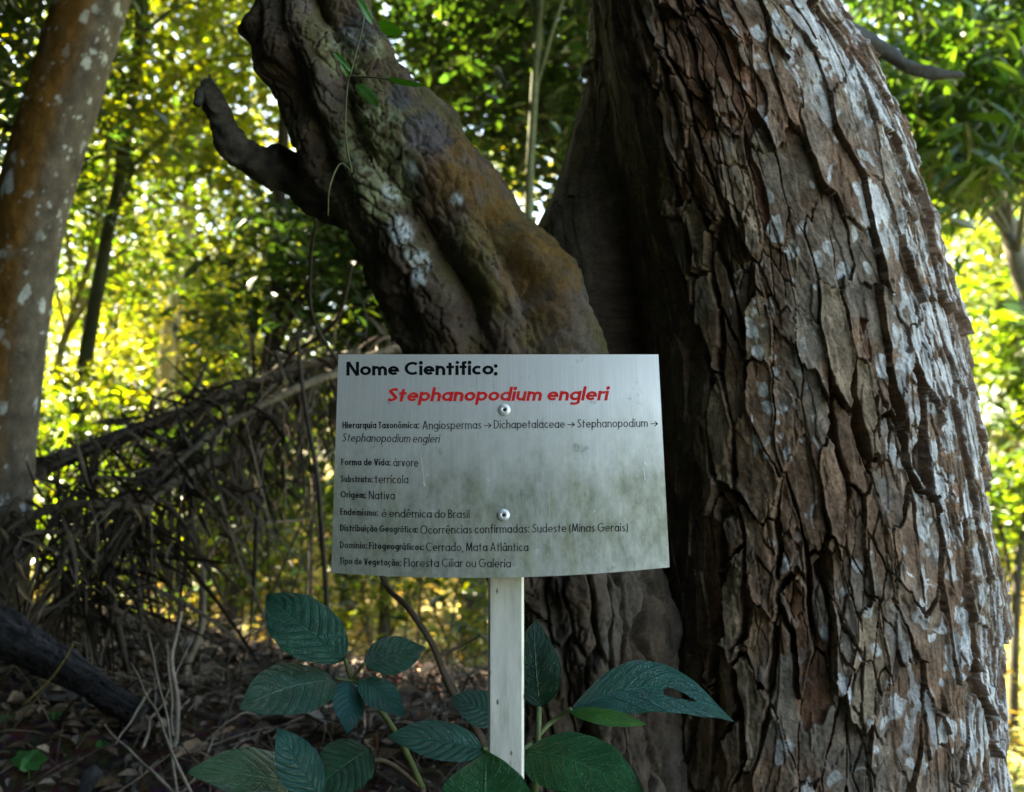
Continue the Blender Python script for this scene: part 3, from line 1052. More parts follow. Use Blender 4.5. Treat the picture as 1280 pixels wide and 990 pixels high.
for i, (lab, px, d, n, lc) in enumerate([
        ('tall bamboo clump in the sunlit hollow, left of the broad leaves', 300, 8.2, 9, (.12, .12, .03)),
        ('bamboo clump straight behind the metal post', 560, 9.5, 9, (.14, .125, .03)),
        ('slender bamboo clump below the leaning branch', 105, 8.4, 8, (.10, .11, .025)),
        ('far bamboo clump behind the low bush', 430, 12.0, 9, (.12, .12, .03)),
        ('pale bamboo clump at the right edge beyond the lawn', 1300, 12.5, 9, (.16, .15, .05)),
        ]):
    bamboo(lab, px, d, n, 900 + i, lc)

# unseen leaves added behind, left and overhead to block skylight; right is open lawn
r = np.random.default_rng(78)
fc = [(r.uniform(-9, -2.6), r.uniform(-7, 2.0), r.uniform(.4, 6.5)) for k in range(120)]
fc += [(r.uniform(-3, 2.5), r.uniform(-7, -4), r.uniform(.4, 4.4)) for k in range(130)]
fc += [(r.uniform(-5, .4), r.uniform(-9, -5), r.uniform(4.0, 8.0)) for k in range(90)]
fc += [(r.uniform(-4, .9), r.uniform(-4, 1.4), r.uniform(3.8, 6)) for k in range(60)]
for k in range(150):
    y = r.uniform(.5, 6.0)
    fc.append((-.52 * y - 1.9 - 3.5 * r.uniform(0, 1) ** 1.5, y, float(r.uniform(.3, 5.5))))
fc += [(r.uniform(-9, 1.5), r.uniform(-8, -4), r.uniform(.2, 2.2)) for k in range(90)]
fc += [(r.uniform(-10, 1.4), r.uniform(-7, 4.2), r.uniform(6.0, 8.2)) for k in range(170)]
fc = [c for c in fc if c[2] < 3 or math.hypot(c[0] - .1, c[1] - .9) > .2 * (c[2] - .8) + .7]
pts = sprig_points(np.array(fc), np.full(len(fc), 1.05), 20000, 7, r, .6)
V, F, c = leaf_cloud(pts, .30, .45, .3, DG, .4, r)
nw = link('sky_blocking_leaves', mesh_np('sky_blocking_leaves', V, F, False, c), M_DARKLEAF)
tag(nw, kind='stuff')

# far wood: one mass with gaps to the sky
r = np.random.default_rng(77)
fc, fr = [], []
for k in range(210):
    x = r.uniform(-17, 17)
    y = r.uniform(14, 24)
    z = r.uniform(.2, 9.0) if x < 6 else r.uniform(.2, 7.0)
    fc.append((x, y, z))
    fr.append(r.uniform(.8, 1.7))
for k in range(50):
    fc.append((r.uniform(-10, -2.5), r.uniform(9.5, 14), r.uniform(.3, 3.4)))
    fr.append(r.uniform(.6, 1.2))
for k in range(30):
    fc.append((r.uniform(4.5, 9), r.uniform(10, 14), r.uniform(.3, 4)))
    fr.append(r.uniform(.6, 1.2))
pts = sprig_points(np.array(fc), np.array(fr), 24000, 8, r, .6)
V, F, c = leaf_cloud(pts, .16, .4, .3, (.085, .105, .025), .4, r)
fw = link('far_wood', mesh_np('far_wood', V, F, False, c), M_LEAF)
tag(fw, kind='stuff')

# dry sunlit undergrowth on the floor of the hollow
n = 26000
x = r.uniform(-7, 5.5, n)
y = 4.6 + r.uniform(0, 1, n) ** 1.3 * 10
z = ground_z(x, y) + np.abs(r.normal(0, .22, n))
V, F, c = leaf_cloud(np.stack([x, y, z], -1), .13, .16, .1, (.27, .23, .075), .4, r)
ug = link('undergrowth', mesh_np('undergrowth', V, F, False, c), M_STRAW)
tag(ug, kind='stuff')


# ------------------------------------------------------------------ sign
sign = thing('tree_sign', 'brushed metal name sign with black and red lettering on a pale flat post', 'sign', loc=(float(P(632, 900, 1.03)[0]), 1.03, gz(0, 1.03)))
SD = 1.0


def sign_px(s, t):
    """photo pixel of the plate point, s across, t down"""
    s, t = np.asarray(s, float), np.asarray(t, float)
    xt, xb = 423 + 400 * s, 414 + 423 * s
    yt = 443.0 + 0 * s
    yb = 716 - 7 * s + 9.5 * 4 * s * (1 - s)
    return xt + (xb - xt) * t, yt + (yb - yt) * t


def sign_pt(s, t, off=0.0):
    px, py = sign_px(s, t)
    d = SD + .018 - .022 * t - .016 * 4 * s * (1 - s) * (.35 + .65 * t) - off
    return Pv(px, py, d)


def sign_inv(px, py):
    s = (px - 420) / 405.0
    t = (py - 443) / 275.0
    for _ in range(12):
        qx, qy = sign_px(s, t)
        s = s + (px - qx) / 410.0
        t = t + (py - qy) / 275.0
    return s, t


def sign_plate_mat():
    m, nt, out = new_mat('brushed_metal')
    b = N(nt, 'ShaderNodeBsdfPrincipled')
    at = N(nt, 'ShaderNodeAttribute', attribute_name='puv')
    mp = N(nt, 'ShaderNodeMapping')
    mp.inputs['Scale'].default_value = (260, 3.0, 1)
    nt.links.new(at.outputs['Vector'], mp.inputs['Vector'])
    br_ = N(nt, 'ShaderNodeTexNoise')
    br_.inputs['Scale'].default_value = 1.0
    br_.inputs['Detail'].default_value = 5
    nt.links.new(mp.outputs[0], br_.inputs['Vector'])
    def noise(scale, detail=6, rough=.6, sx=1.0, sy=1.0):
        q = N(nt, 'ShaderNodeMapping')
        q.inputs['Scale'].default_value = (scale * 1.5 * sx, scale * sy, 1)
        nt.links.new(at.outputs['Vector'], q.inputs['Vector'])
        k = N(nt, 'ShaderNodeTexNoise')
        k.inputs['Scale'].default_value = 1
        k.inputs['Detail'].default_value = detail
        k.inputs['Roughness'].default_value = rough
        nt.links.new(q.outputs[0], k.inputs['Vector'])
        return k.outputs[0]
    sep = N(nt, 'ShaderNodeSeparateXYZ')
    nt.links.new(at.outputs['Vector'], sep.inputs[0])
    tt = sep.outputs['Y']
    # algae film: covers the plate from about a third down, ragged upper edge
    big = noise(3.2, 6, .62, 1.2, .8)
    edge = math_n(nt, 'ADD', tt, math_n(nt, 'MULTIPLY', math_n(nt, 'SUBTRACT', big, .5), .55))
    film = ramp(nt, edge, [(.22, 0.0), (.62, 1.0)])
    mott = noise(9, 8, .7, 1.5, .6)
    film2 = mix_c(nt, 1.0, film, ramp(nt, mott, [(.28, .55), (.62, 1.0)]), 'MULTIPLY')
    metal_c = ramp(nt, br_.outputs[0], [(.3, (.80, .80, .80)), (.7, (.93, .93, .93))])
    algae = mix_c(nt, noise(5, 5, .6, 1.6, .5), (.23, .25, .25), (.33, .34, .21))
    algae = mix_c(nt, 1.0, algae, ramp(nt, noise(26, 6, .75, 1.6, .7), [(.3, .72), (.7, 1.22)]), 'MULTIPLY')
    c = mix_c(nt, film2, metal_c, algae)
    # pale droppings and rubbed spots
    q = N(nt, 'ShaderNodeMapping')
    q.inputs['Scale'].default_value = (15, 10, 1)
    nt.links.new(at.outputs['Vector'], q.inputs['Vector'])
    vo = N(nt, 'ShaderNodeTexVoronoi')
    vo.inputs['Scale'].default_value = 1.0
    vo.distance = 'EUCLIDEAN'
    wq = N(nt, 'ShaderNodeVectorMath', operation='ADD')
    k2 = N(nt, 'ShaderNodeTexNoise')
    k2.inputs['Scale'].default_value = 3.0
    k2.inputs['Detail'].default_value = 5
    nt.links.new(q.outputs[0], k2.inputs['Vector'])
    nt.links.new(q.outputs[0], wq.inputs[0])
    nt.links.new(k2.outputs['Color'], wq.inputs[1])
    nt.links.new(wq.outputs[0], vo.inputs['Vector'])
    spot = ramp(nt, vo.outputs['Distance'], [(.06, 1.0), (.15, 0.0)])
    spot = mix_c(nt, 1.0, spot, ramp(nt, noise(4, 3, .5), [(.5, 0.0), (.62, .75)]), 'MULTIPLY')
    spot = mix_c(nt, 1.0, spot, film, 'MULTIPLY')
    c = mix_c(nt, spot, c, (.60, .64, .67))
    drip = ramp(nt, noise(46, 3, .5, 1.2, .05), [(.60, 0.0), (.70, 1.0)])
    drip = mix_c(nt, 1.0, drip, ramp(nt, noise(2.2, 4, .6), [(.48, 0.0), (.6, .5)]), 'MULTIPLY')
    c = mix_c(nt, drip, c, (.55, .57, .48))
    smg = ramp(nt, noise(7.5, 7, .72), [(.60, 0.0), (.70, .55)])
    c = mix_c(nt, smg, c, (.14, .15, .13))
    nt.links.new(c, b.inputs['Base Color'])
    met = N(nt, 'ShaderNodeMapRange')
    nt.links.new(film2, met.inputs['Value'])
    met.inputs['To Min'].default_value = .70
    met.inputs['To Max'].default_value = .38
    nt.links.new(met.outputs[0], b.inputs['Metallic'])
    ro = N(nt, 'ShaderNodeMapRange')
    nt.links.new(film2, ro.inputs['Value'])
    ro.inputs['To Min'].default_value = .42
    ro.inputs['To Max'].default_value = .55
    nt.links.new(ro.outputs[0], b.inputs['Roughness'])
    bp = N(nt, 'ShaderNodeBump')
    bp.inputs['Strength'].default_value = .12
    bp.inputs['Distance'].default_value = .0006
    nt.links.new(br_.outputs[0], bp.inputs['Height'])
    nt.links.new(bp.outputs[0], b.inputs['Normal'])
    nt.links.new(b.outputs[0], out.inputs[0])
    return m


def build_sign():
    ns, ntt = 60, 40
    sg, tg = np.meshgrid(np.linspace(0, 1, ns), np.linspace(0, 1, ntt))
    front = sign_pt(sg, tg).reshape(-1, 3)
    back = sign_pt(sg, tg, -.0016).reshape(-1, 3)
    nf = len(front)
    V = np.vstack([front, back])
    F = [grid_faces(ntt, ns)[:, ::-1], grid_faces(ntt, ns, off=nf)]
    ring = np.concatenate([np.arange(ns), np.arange(1, ntt) * ns + ns - 1, (ntt - 1) * ns + np.arange(ns - 2, -1, -1), np.arange(ntt - 2, 0, -1) * ns])
    r2 = np.roll(ring, -1)
    F.append(np.stack([ring, r2, r2 + nf, ring + nf], -1))
    uv = np.vstack([np.stack([sg, tg], -1).reshape(-1, 2)] * 2)
    plate = child('plate', mesh_np('plate', V, F, False, None, uv), sign_plate_mat(), sign)
    # post: flat pale tube behind the plate, down to the ground
    m, nt, out = new_mat('pale_weathered_metal')
    b = N(nt, 'ShaderNodeBsdfPrincipled')
    tc = N(nt, 'ShaderNodeTexCoord')
    mp = N(nt, 'ShaderNodeMapping')
    mp.inputs['Scale'].default_value = (60, 60, 9)
    nt.links.new(tc.outputs['Object'], mp.inputs['Vector'])
    n1 = N(nt, 'ShaderNodeTexNoise')
    n1.inputs['Scale'].default_value = 1.6
    n1.inputs['Detail'].default_value = 8
    n1.inputs['Roughness'].default_value = .7
    nt.links.new(mp.outputs[0], n1.inputs['Vector'])
    mp2 = N(nt, 'ShaderNodeMapping')
    mp2.inputs['Scale'].default_value = (80, 80, 34)
    nt.links.new(tc.outputs['Object'], mp2.inputs['Vector'])
    vo = N(nt, 'ShaderNodeTexVoronoi')
    vo.inputs['Scale'].default_value = 1.0
    nt.links.new(mp2.outputs[0], vo.inputs['Vector'])
    n3 = N(nt, 'ShaderNodeTexNoise')
    n3.inputs['Scale'].default_value = 25
    nt.links.new(tc.outputs['Object'], n3.inputs['Vector'])
    c = ramp(nt, n1.outputs[0], [(.32, (.52, .53, .48)), (.5, (.72, .72, .69)), (.66, (.84, .84, .81))])
    pit = ramp(nt, vo.outputs['Distance'], [(.05, 1.0), (.13, 0.0)])
    pit = mix_c(nt, 1.0, pit, ramp(nt, n3.outputs[0], [(.44, 0.0), (.52, 1.0)]), 'MULTIPLY')
    c = mix_c(nt, pit, c, (.10, .09, .08))
    nt.links.new(c, b.inputs['Base Color'])
    b.inputs['Roughness'].default_value = .55
    b.inputs['Metallic'].default_value = .25
    nt.links.new(b.outputs[0], out.inputs[0])
    d = SD + .018
    px = lambda y, s: float(Pv(632.5 + s * 22.5, y, d)[0])
    top, bot = P(632, 492, d)[2], gz(0, d) - .3
    x0, x1 = px(800, -1), px(800, 1)
    ch = .0025
    prof = [(x0, d + ch), (x0 + ch, d), (x1 - ch, d), (x1, d + ch), (x1, d + .022), (x0, d + .022)]
    zz = np.linspace(bot, top, 30)
    V = np.array([[(x, y, z) for x, y in prof] for z in zz]).reshape(-1, 3)
    F = [grid_faces(30, 6, True), np.array([[i for i in range(6)][::-1]]), np.array([[29 * 6 + i for i in range(6)]])]
    child('post', mesh_np('post', V, F, False), m, sign)
    # rivets
    M_RIV = plain('rivet_metal', (.80, .81, .82), .42, .45)
    M_HOLE = plain('rivet_core', (.02, .02, .02), .6)
    for (rx, ry) in ((630.5, 512.5), (629.5, 644)):
        s, t = sign_inv(np.array(rx), np.array(ry))
        c = sign_pt(s, t)
        e1 = unit(sign_pt(s + .01, t) - c)
        e2 = unit(sign_pt(s, t - .01) - c)
        nn = np.cross(e1, e2)
        if nn[1] > 0:
            nn = -nn
        k = 32
        a = np.arange(k) * 2 * math.pi / k
        rings = [(.0062, 0), (.0062, .0006), (.0056, .0013), (.0046, .0019), (.0032, .0024), (.0023, .0024), (.0018, .0016), (.0016, .0006)]
        V = np.array([[c + rr * (math.cos(q) * e1 + math.sin(q) * e2) + nn * (.0003 + hh) for q in a] for rr, hh in rings]).reshape(-1, 3)
        rv = child('rivet', mesh_np('rivet', V, [grid_faces(len(rings), k, True)], True), M_RIV, sign)
        V = np.array([c + .00158 * (math.cos(q) * e1 + math.sin(q) * e2) + nn * .0010 for q in a])
        child('rivet_core', mesh_np('rivet_core', V, [np.arange(k)[None, :]], False), M_HOLE, rv)
    return plate


plate = build_sign()


# ---- lettering: strokes of a geometric sans, cap height 1
def arc(cx, cy, rx, ry, a0, a1, n=18):
    a = np.radians(np.linspace(a0, a1, n))
    return np.stack([cx + rx * np.cos(a), cy + ry * np.sin(a)], -1)


def glyph(ch, w, cw, xh):
    """list of centre lines, advance (without side bearing); w stroke width, cw width factor"""
    h = w / 2
    asc, desc = 1.03, -.27
    B = cw * .63
    cx, cy, rx, ry = B / 2, xh / 2, B / 2 - h, xh / 2 - h
    bowl = arc(cx, cy, rx, ry, 90, 450, 30)
    L = lambda *p: np.array(p, float)
    Nw = cw * .56
    ra = Nw / 2 - h
    acc = {'á': ('a', 'acute'), 'é': ('e', 'acute'), 'í': ('ı', 'acute'), 'ó': ('o', 'acute'), 'ê': ('e', 'circ'), 'ô': ('o', 'circ'), 'â': ('a', 'circ'),
           'ã': ('a', 'tilde'), 'ç': ('c', 'ced')}
    if ch in acc:
        b, k = acc[ch]
        st, ad = glyph(b, w, cw, xh)
        m = ad / 2
        y = xh + .13
        if k == 'acute':
            st = st + [L((m - .03, y - .01), (m + .09, y + .17))]
        elif k == 'circ':
            st = st + [L((m - .12, y), (m, y + .15), (m + .12, y))]
        elif k == 'tilde':
            st = st + [L((m - .15, y + .02), (m - .07, y + .09), (m + .05, y + .03), (m + .14, y + .10))]
        else:
            st = st + [L((m, 0), (m + .03, -.10), (m - .05, -.20), (m - .12, -.19))]
        return st, ad
    if ch == 'a': return [bowl, L((B - h, 0), (B - h, xh))], B
    if ch == 'b': return [bowl, L((h, 0), (h, asc))], B
    if ch == 'c': return [arc(cx, cy, rx, ry, 48, 312)], B * .86
    if ch == 'd': return [bowl, L((B - h, 0), (B - h, asc))], B
    if ch == 'e': return [np.vstack([L((h, cy), (B - h, cy)), arc(cx, cy, rx, ry, 0, 318, 26)])], B
    if ch == 'f': return [np.vstack([L((.13 * cw + h, 0), (.13 * cw + h, asc - .15)), arc(.13 * cw + h + .15 * cw, asc - .15, .15 * cw, .15 - h, 180, 80, 8)]), L((0, xh - h), (.40 * cw, xh - h))], .42 * cw
    if ch == 'g': return [bowl, np.vstack([L((B - h, xh), (B - h, desc + .16)), arc(cx, desc + .16, rx, .16 - h * .4, 0, -155, 12)])], B
    if ch == 'q': return [bowl, L((B - h, xh), (B - h, desc))], B
    if ch == 'p': return [bowl, L((h, xh), (h, desc))], B
    if ch == 'o': return [bowl], B
    if ch in 'hn': return [L((h, 0), (h, asc if ch == 'h' else xh)), np.vstack([arc(Nw / 2, xh - h - ra, ra, ra, 180, 0, 12), L((Nw - h, 0))])], Nw
    if ch == 'm':
        M = Nw * .92
        r2 = M / 2 - h
        return [L((h, 0), (h, xh)), np.vstack([arc(M / 2, xh - h - r2, r2, r2, 180, 0, 12), L((M - h, 0))]),
                np.vstack([arc(M / 2 + M - w, xh - h - r2, r2, r2, 180, 0, 12), L((2 * M - w - h, 0))])], 2 * M - w
    if ch == 'u': return [L((Nw - h, 0), (Nw - h, xh)), np.vstack([L((h, xh)), arc(Nw / 2, h + ra, ra, ra, 180, 360, 12)])], Nw
    if ch == 'r': return [L((h, 0), (h, xh)), arc(h + .22 * cw, xh - h - .20, .22 * cw, .20, 180, 62, 10)], .36 * cw
    if ch == 'i': return [L((h, 0), (h, xh)), ('dot', h, xh + .20, max(w * .62, .075))], w
    if ch == 'ı': return [L((h, 0), (h, xh))], w
    if ch == 'l': return [L((h, 0), (h, asc))], w
    if ch == 't': return [L((.12 * cw + h, 0), (.12 * cw + h, .90)), L((0, xh - h), (.26 * cw + w, xh - h))], .28 * cw + w
    if ch == 's':
        q = cw * .44
        return [smooth_path(L((h * .6, xh * .13), (q * .45, h), (q - h, xh * .27), (q * .5, xh * .52), (h + .02, xh * .74), (q * .52, xh - h), (q - h * .7, xh * .86)), 24)], q
    if ch == 'v': return [L((h, xh), (cw * .26, 0)), L((cw * .26, 0), (cw * .52 - h, xh))], cw * .52
    if ch == 'x': return [L((h * .6, xh), (cw * .48 - h * .6, 0)), L((cw * .48 - h * .6, xh), (h * .6, 0))], cw * .48
    if ch == 'A': return [L((h, 0), (cw * .38, 1)), L((cw * .38, 1), (cw * .76 - h, 0)), L((cw * .17, .32), (cw * .59, .32))], cw * .76
    if ch == 'B':
        q = cw * .52
        return [L((h, 0), (h, 1)), np.vstack([L((h, 1 - h), (q * .5, 1 - h)), arc(q * .5, .77 - h / 2, q * .42 - h, .23 - h / 2, 90, -90, 10), L((h, .54 - h))]),
                np.vstack([L((h, .54 - h), (q * .52, .54 - h)), arc(q * .52, .27, q * .48 - h, .27 - h, 90, -90, 10), L((h, h))])], q
    if ch == 'C': return [arc(cw * .45, .5, cw * .45 - h, .5 - h, 48, 312, 28)], cw * .78
    if ch == 'D':
        q = cw * .68
        return [L((h, 0), (h, 1)), np.vstack([L((h, 1 - h), (q * .35, 1 - h)), arc(q * .35, .5, q * .65 - h, .5 - h, 90, -90, 18), L((h, h))])], q
    if ch == 'E': return [L((h, 0), (h, 1)), L((h, 1 - h), (cw * .48, 1 - h)), L((h, .52), (cw * .46, .52)), L((h, h), (cw * .48, h))], cw * .48
    if ch == 'F': return [L((h, 0), (h, 1)), L((h, 1 - h), (cw * .48, 1 - h)), L((h, .52), (cw * .46, .52))], cw * .48
    if ch == 'G': return [np.vstack([arc(cw * .46, .5, cw * .46 - h, .5 - h, 48, 360, 28), L((cw * .50, .5))])], cw * .92
    if ch == 'H': return [L((h, 0), (h, 1)), L((cw * .62 - h, 0), (cw * .62 - h, 1)), L((h, .52), (cw * .62 - h, .52))], cw * .62
    if ch == 'M': return [L((h, 0), (h + .07 * cw, 1)), L((h + .07 * cw, 1), (cw * .42, .08)), L((cw * .42, .08), (cw * .84 - h - .07 * cw, 1)), L((cw * .84 - h - .07 * cw, 1), (cw * .84 - h, 0))], cw * .84
    if ch == 'N': return [L((h, 0), (h, 1)), L((h * 1.1, 1), (cw * .72 - h * 1.1, 0)), L((cw * .72 - h, 0), (cw * .72 - h, 1))], cw * .72
    if ch == 'O': return [arc(cw * .46, .5, cw * .46 - h, .5 - h, 90, 450, 34)], cw * .92
    if ch == 'S':
        q = cw * .56
        return [smooth_path(L((h * .6, .18), (q * .45, h), (q - h, .27), (q * .5, .53), (h + .02, .76), (q * .52, 1 - h), (q - h * .6, .85)), 28)], q
    if ch == 'T': return [L((cw * .24, 0), (cw * .24, 1)), L((0, 1 - h), (cw * .48, 1 - h))], cw * .48
    if ch == 'V': return [L((h, 1), (cw * .34, 0)), L((cw * .34, 0), (cw * .68 - h, 1))], cw * .68
    if ch == ':': return [('dot', .08, .08, max(w * .62, .075)), ('dot', .08, xh - .06, max(w * .62, .075))], .16
    if ch == ',': return [L((.10, .08), (.03, -.16))], .14
    if ch == '(': return [arc(.34, .40, .30, .62, 128, 232, 12)], .22
    if ch == ')': return [arc(-.12, .40, .30, .62, 52, -52, 12)], .22
    if ch == '→': return [L((0, .36), (.80, .36)), L((.50, .64), (.80, .36), (.50, .08))], .82
    return [], cw * .26


def ribbon(c, w):
    c = np.asarray(c, float)
    keep = np.concatenate([[True], np.linalg.norm(np.diff(c, axis=0), axis=1) > 1e-4])
    c = c[keep]
    seg = unit(np.diff(c, axis=0))
    t0 = np.vstack([seg[:1], seg])
    t1 = np.vstack([seg, seg[-1:]])
    closed = np.linalg.norm(c[0] - c[-1]) < 1e-3
    if closed:
        t0[0] = seg[-1]
        t1[-1] = seg[0]
    n0 = np.stack([-t0[:, 1], t0[:, 0]], -1)
    n1 = np.stack([-t1[:, 1], t1[:, 0]], -1)
    m = unit(n0 + n1)
    k = 1 / np.clip((m * n0).sum(1), .45, 1)
    off = m * (k * w / 2)[:, None] * np.array([1.0, .80])
    n = len(c)
    V = np.vstack([c + off, c - off])
    i = np.arange(n - 1)
    return V, np.stack([i, i + 1, i + 1 + n, i + n], -1)


M_BLACK = plain('black_print', (.004, .005, .007), .8)
M_BLACK.node_tree.nodes['Principled BSDF'].inputs['Specular IOR Level'].default_value = .1
M_RED = plain('red_print', (.66, .012, .014), .7)
M_RED.node_tree.nodes['Principled BSDF'].inputs['Specular IOR Level'].default_value = .2
LIFT = [0]


def fade(m, c0, c1):
    nt = m.node_tree
    b = nt.nodes['Principled BSDF']
    tc = N(nt, 'ShaderNodeTexCoord')
    n1 = N(nt, 'ShaderNodeTexNoise')
    n1.inputs['Scale'].default_value = 90
    n1.inputs['Detail'].default_value = 6
    n1.inputs['Roughness'].default_value = .7
    nt.links.new(tc.outputs['Object'], n1.inputs['Vector'])
    nt.links.new(ramp(nt, n1.outputs[0], [(.50, c0), (.70, c1)]), b.inputs['Base Color'])


fade(M_BLACK, (.004, .005, .007), (.10, .11, .11))
M_HEAD = plain('heading_print', (.004, .005, .007), .8)
M_HEAD.node_tree.nodes['Principled BSDF'].inputs['Specular IOR Level'].default_value = .1
fade(M_RED, (.66, .012, .014), (.66, .06, .06))


def write(text, x0, x1, base0, base1, cap, w, mb, xh=.66, slant=0.0, sb=.10, cw=None):
    """text from x0 to x1 px on the base line base0..base1 px; the letters' width follows from that"""
    def layout(cwf):
        pen, items = 0.0, []
        for ch in text:
            st, ad = glyph(ch, w, cwf, xh)
            items.append((pen, st))
            pen += ad + (sb if ch != ' ' else 0)
        return items, pen - sb
    lo, hi = .2, 2.5
    target = (x1 - x0) / cap
    for _ in range(30):
        mid = (lo + hi) / 2
        if layout(mid)[1] < target: lo = mid
        else: hi = mid
    items, wid = layout((lo + hi) / 2)
    for pen, st in items:
        for q in st:
            if isinstance(q, tuple):
                _, dx, dy, dr = q
                a = np.arange(14) * 2 * math.pi / 14
                V2 = np.stack([dx + dr * np.cos(a), dy + dr * np.sin(a)], -1)
                F2 = np.arange(14)[None, :]
            else:
                V2, F2 = ribbon(q, w)
            X = pen + V2[:, 0] + slant * V2[:, 1]
            f = X / wid
            px = x0 + X * cap
            py = base0 + (base1 - base0) * f - V2[:, 1] * cap
            s, t = sign_inv(px, py)
            LIFT[0] = (LIFT[0] + 1) % 40
            mb.add(sign_pt(s, t, .00012 + LIFT[0] * 4e-6), F2)


mb = MB()
write('Nome Científico:', 433, 621, 469.5, 468.5, 17.2, .232, mb, .70, 0, .07)
child('heading_lettering', mb.mesh('heading', False), M_HEAD, plate)
mb = MB()
write('Stephanopodium engleri', 483.5, 759, 502, 500.5, 17.2, .222, mb, .70, .20, .07)
child('species_lettering', mb.mesh('species', False), M_RED, plate)
mb = MB()
LINES = [
    ('Hierarquia Taxonômica:', 428, 523.5, 535.5, 535.5, 8.4, 'Angiospermas → Dichapetalaceae → Stephanopodium →', 528, 822, 536.8, 533.5, 10.8),
    ('Forma de Vida:', 426.5, 488, 581.5, 582, 8.4, 'árvore', 491.5, 523, 583, 583.2, 10.6),
    ('Substrato:', 426, 466, 602.5, 603.2, 8.4, 'terrícola', 468.5, 510.5, 604, 604.4, 10.8),
    ('Origem:', 425.7, 457.5, 622, 623, 8.4, 'Nativa', 461, 493.5, 624, 624.4, 10.8),
    ('Endemismo:', 425.3, 472.5, 643.5, 645.2, 8.4, 'é endêmica do Brasil', 477, 587, 646.6, 647.8, 10.8),
    ('Distribuição Geográfica:', 425, 522, 663.8, 666, 8.4, 'Ocorrências confirmadas: Sudeste (Minas Gerais)', 525.5, 785, 667.6, 664.2, 11.0),
    ('Domínio: Fitogeográficos:', 424.8, 529.5, 685, 688, 8.4, 'Cerrado, Mata Atlântica', 532.5, 660.5, 689, 689, 11.0),
    ('Tipo de Vegetação:', 424.6, 501, 705, 707.6, 8.4, 'Floresta Ciliar ou Galeria', 505, 638.5, 708.6, 709.4, 11.0),
]
for (a, x0, x1, b0, b1, cap, t2, y0, y1, c0, c1, cap2) in LINES:
    write(a, x0, x1, b0, b1, cap, .175, mb, .70, 0, .085)
    write(t2, y0, y1, c0, c1, cap2, .108, mb, .66, 0, .10)
write('Stephanopodium engleri', 427.5, 549, 552, 553.5, 10.8, .108, mb, .66, .17, .10)
child('body_lettering', mb.mesh('body_lettering', False), M_BLACK, plate)
# deep pale scratch beside the life-form line
mb = MB()
for c, wd in (([(525.3, 566), (527.2, 580), (529.0, 592), (530.4, 604)], 1.1), ([(529.2, 602), (531.0, 607.5)], 2.4), ([(533.6, 593), (534.6, 594.4)], 1.8),
              ([(609, 598), (612.5, 602)], 1.6), ([(805, 577), (808, 581)], 2.6), ([(804, 584), (806.5, 600)], .9), ([(620, 520), (623, 521)], 1)):
    V2, F2 = ribbon(np.array(c, float), wd)
    s, t = sign_inv(V2[:, 0], V2[:, 1])
    LIFT[0] += 1
    mb.add(sign_pt(s, t, .00035 + LIFT[0] * 4e-6), F2)
child('scratch', mb.mesh('scratch', False), plain('scratched_metal', (.72, .75, .78), .45, .3), plate)


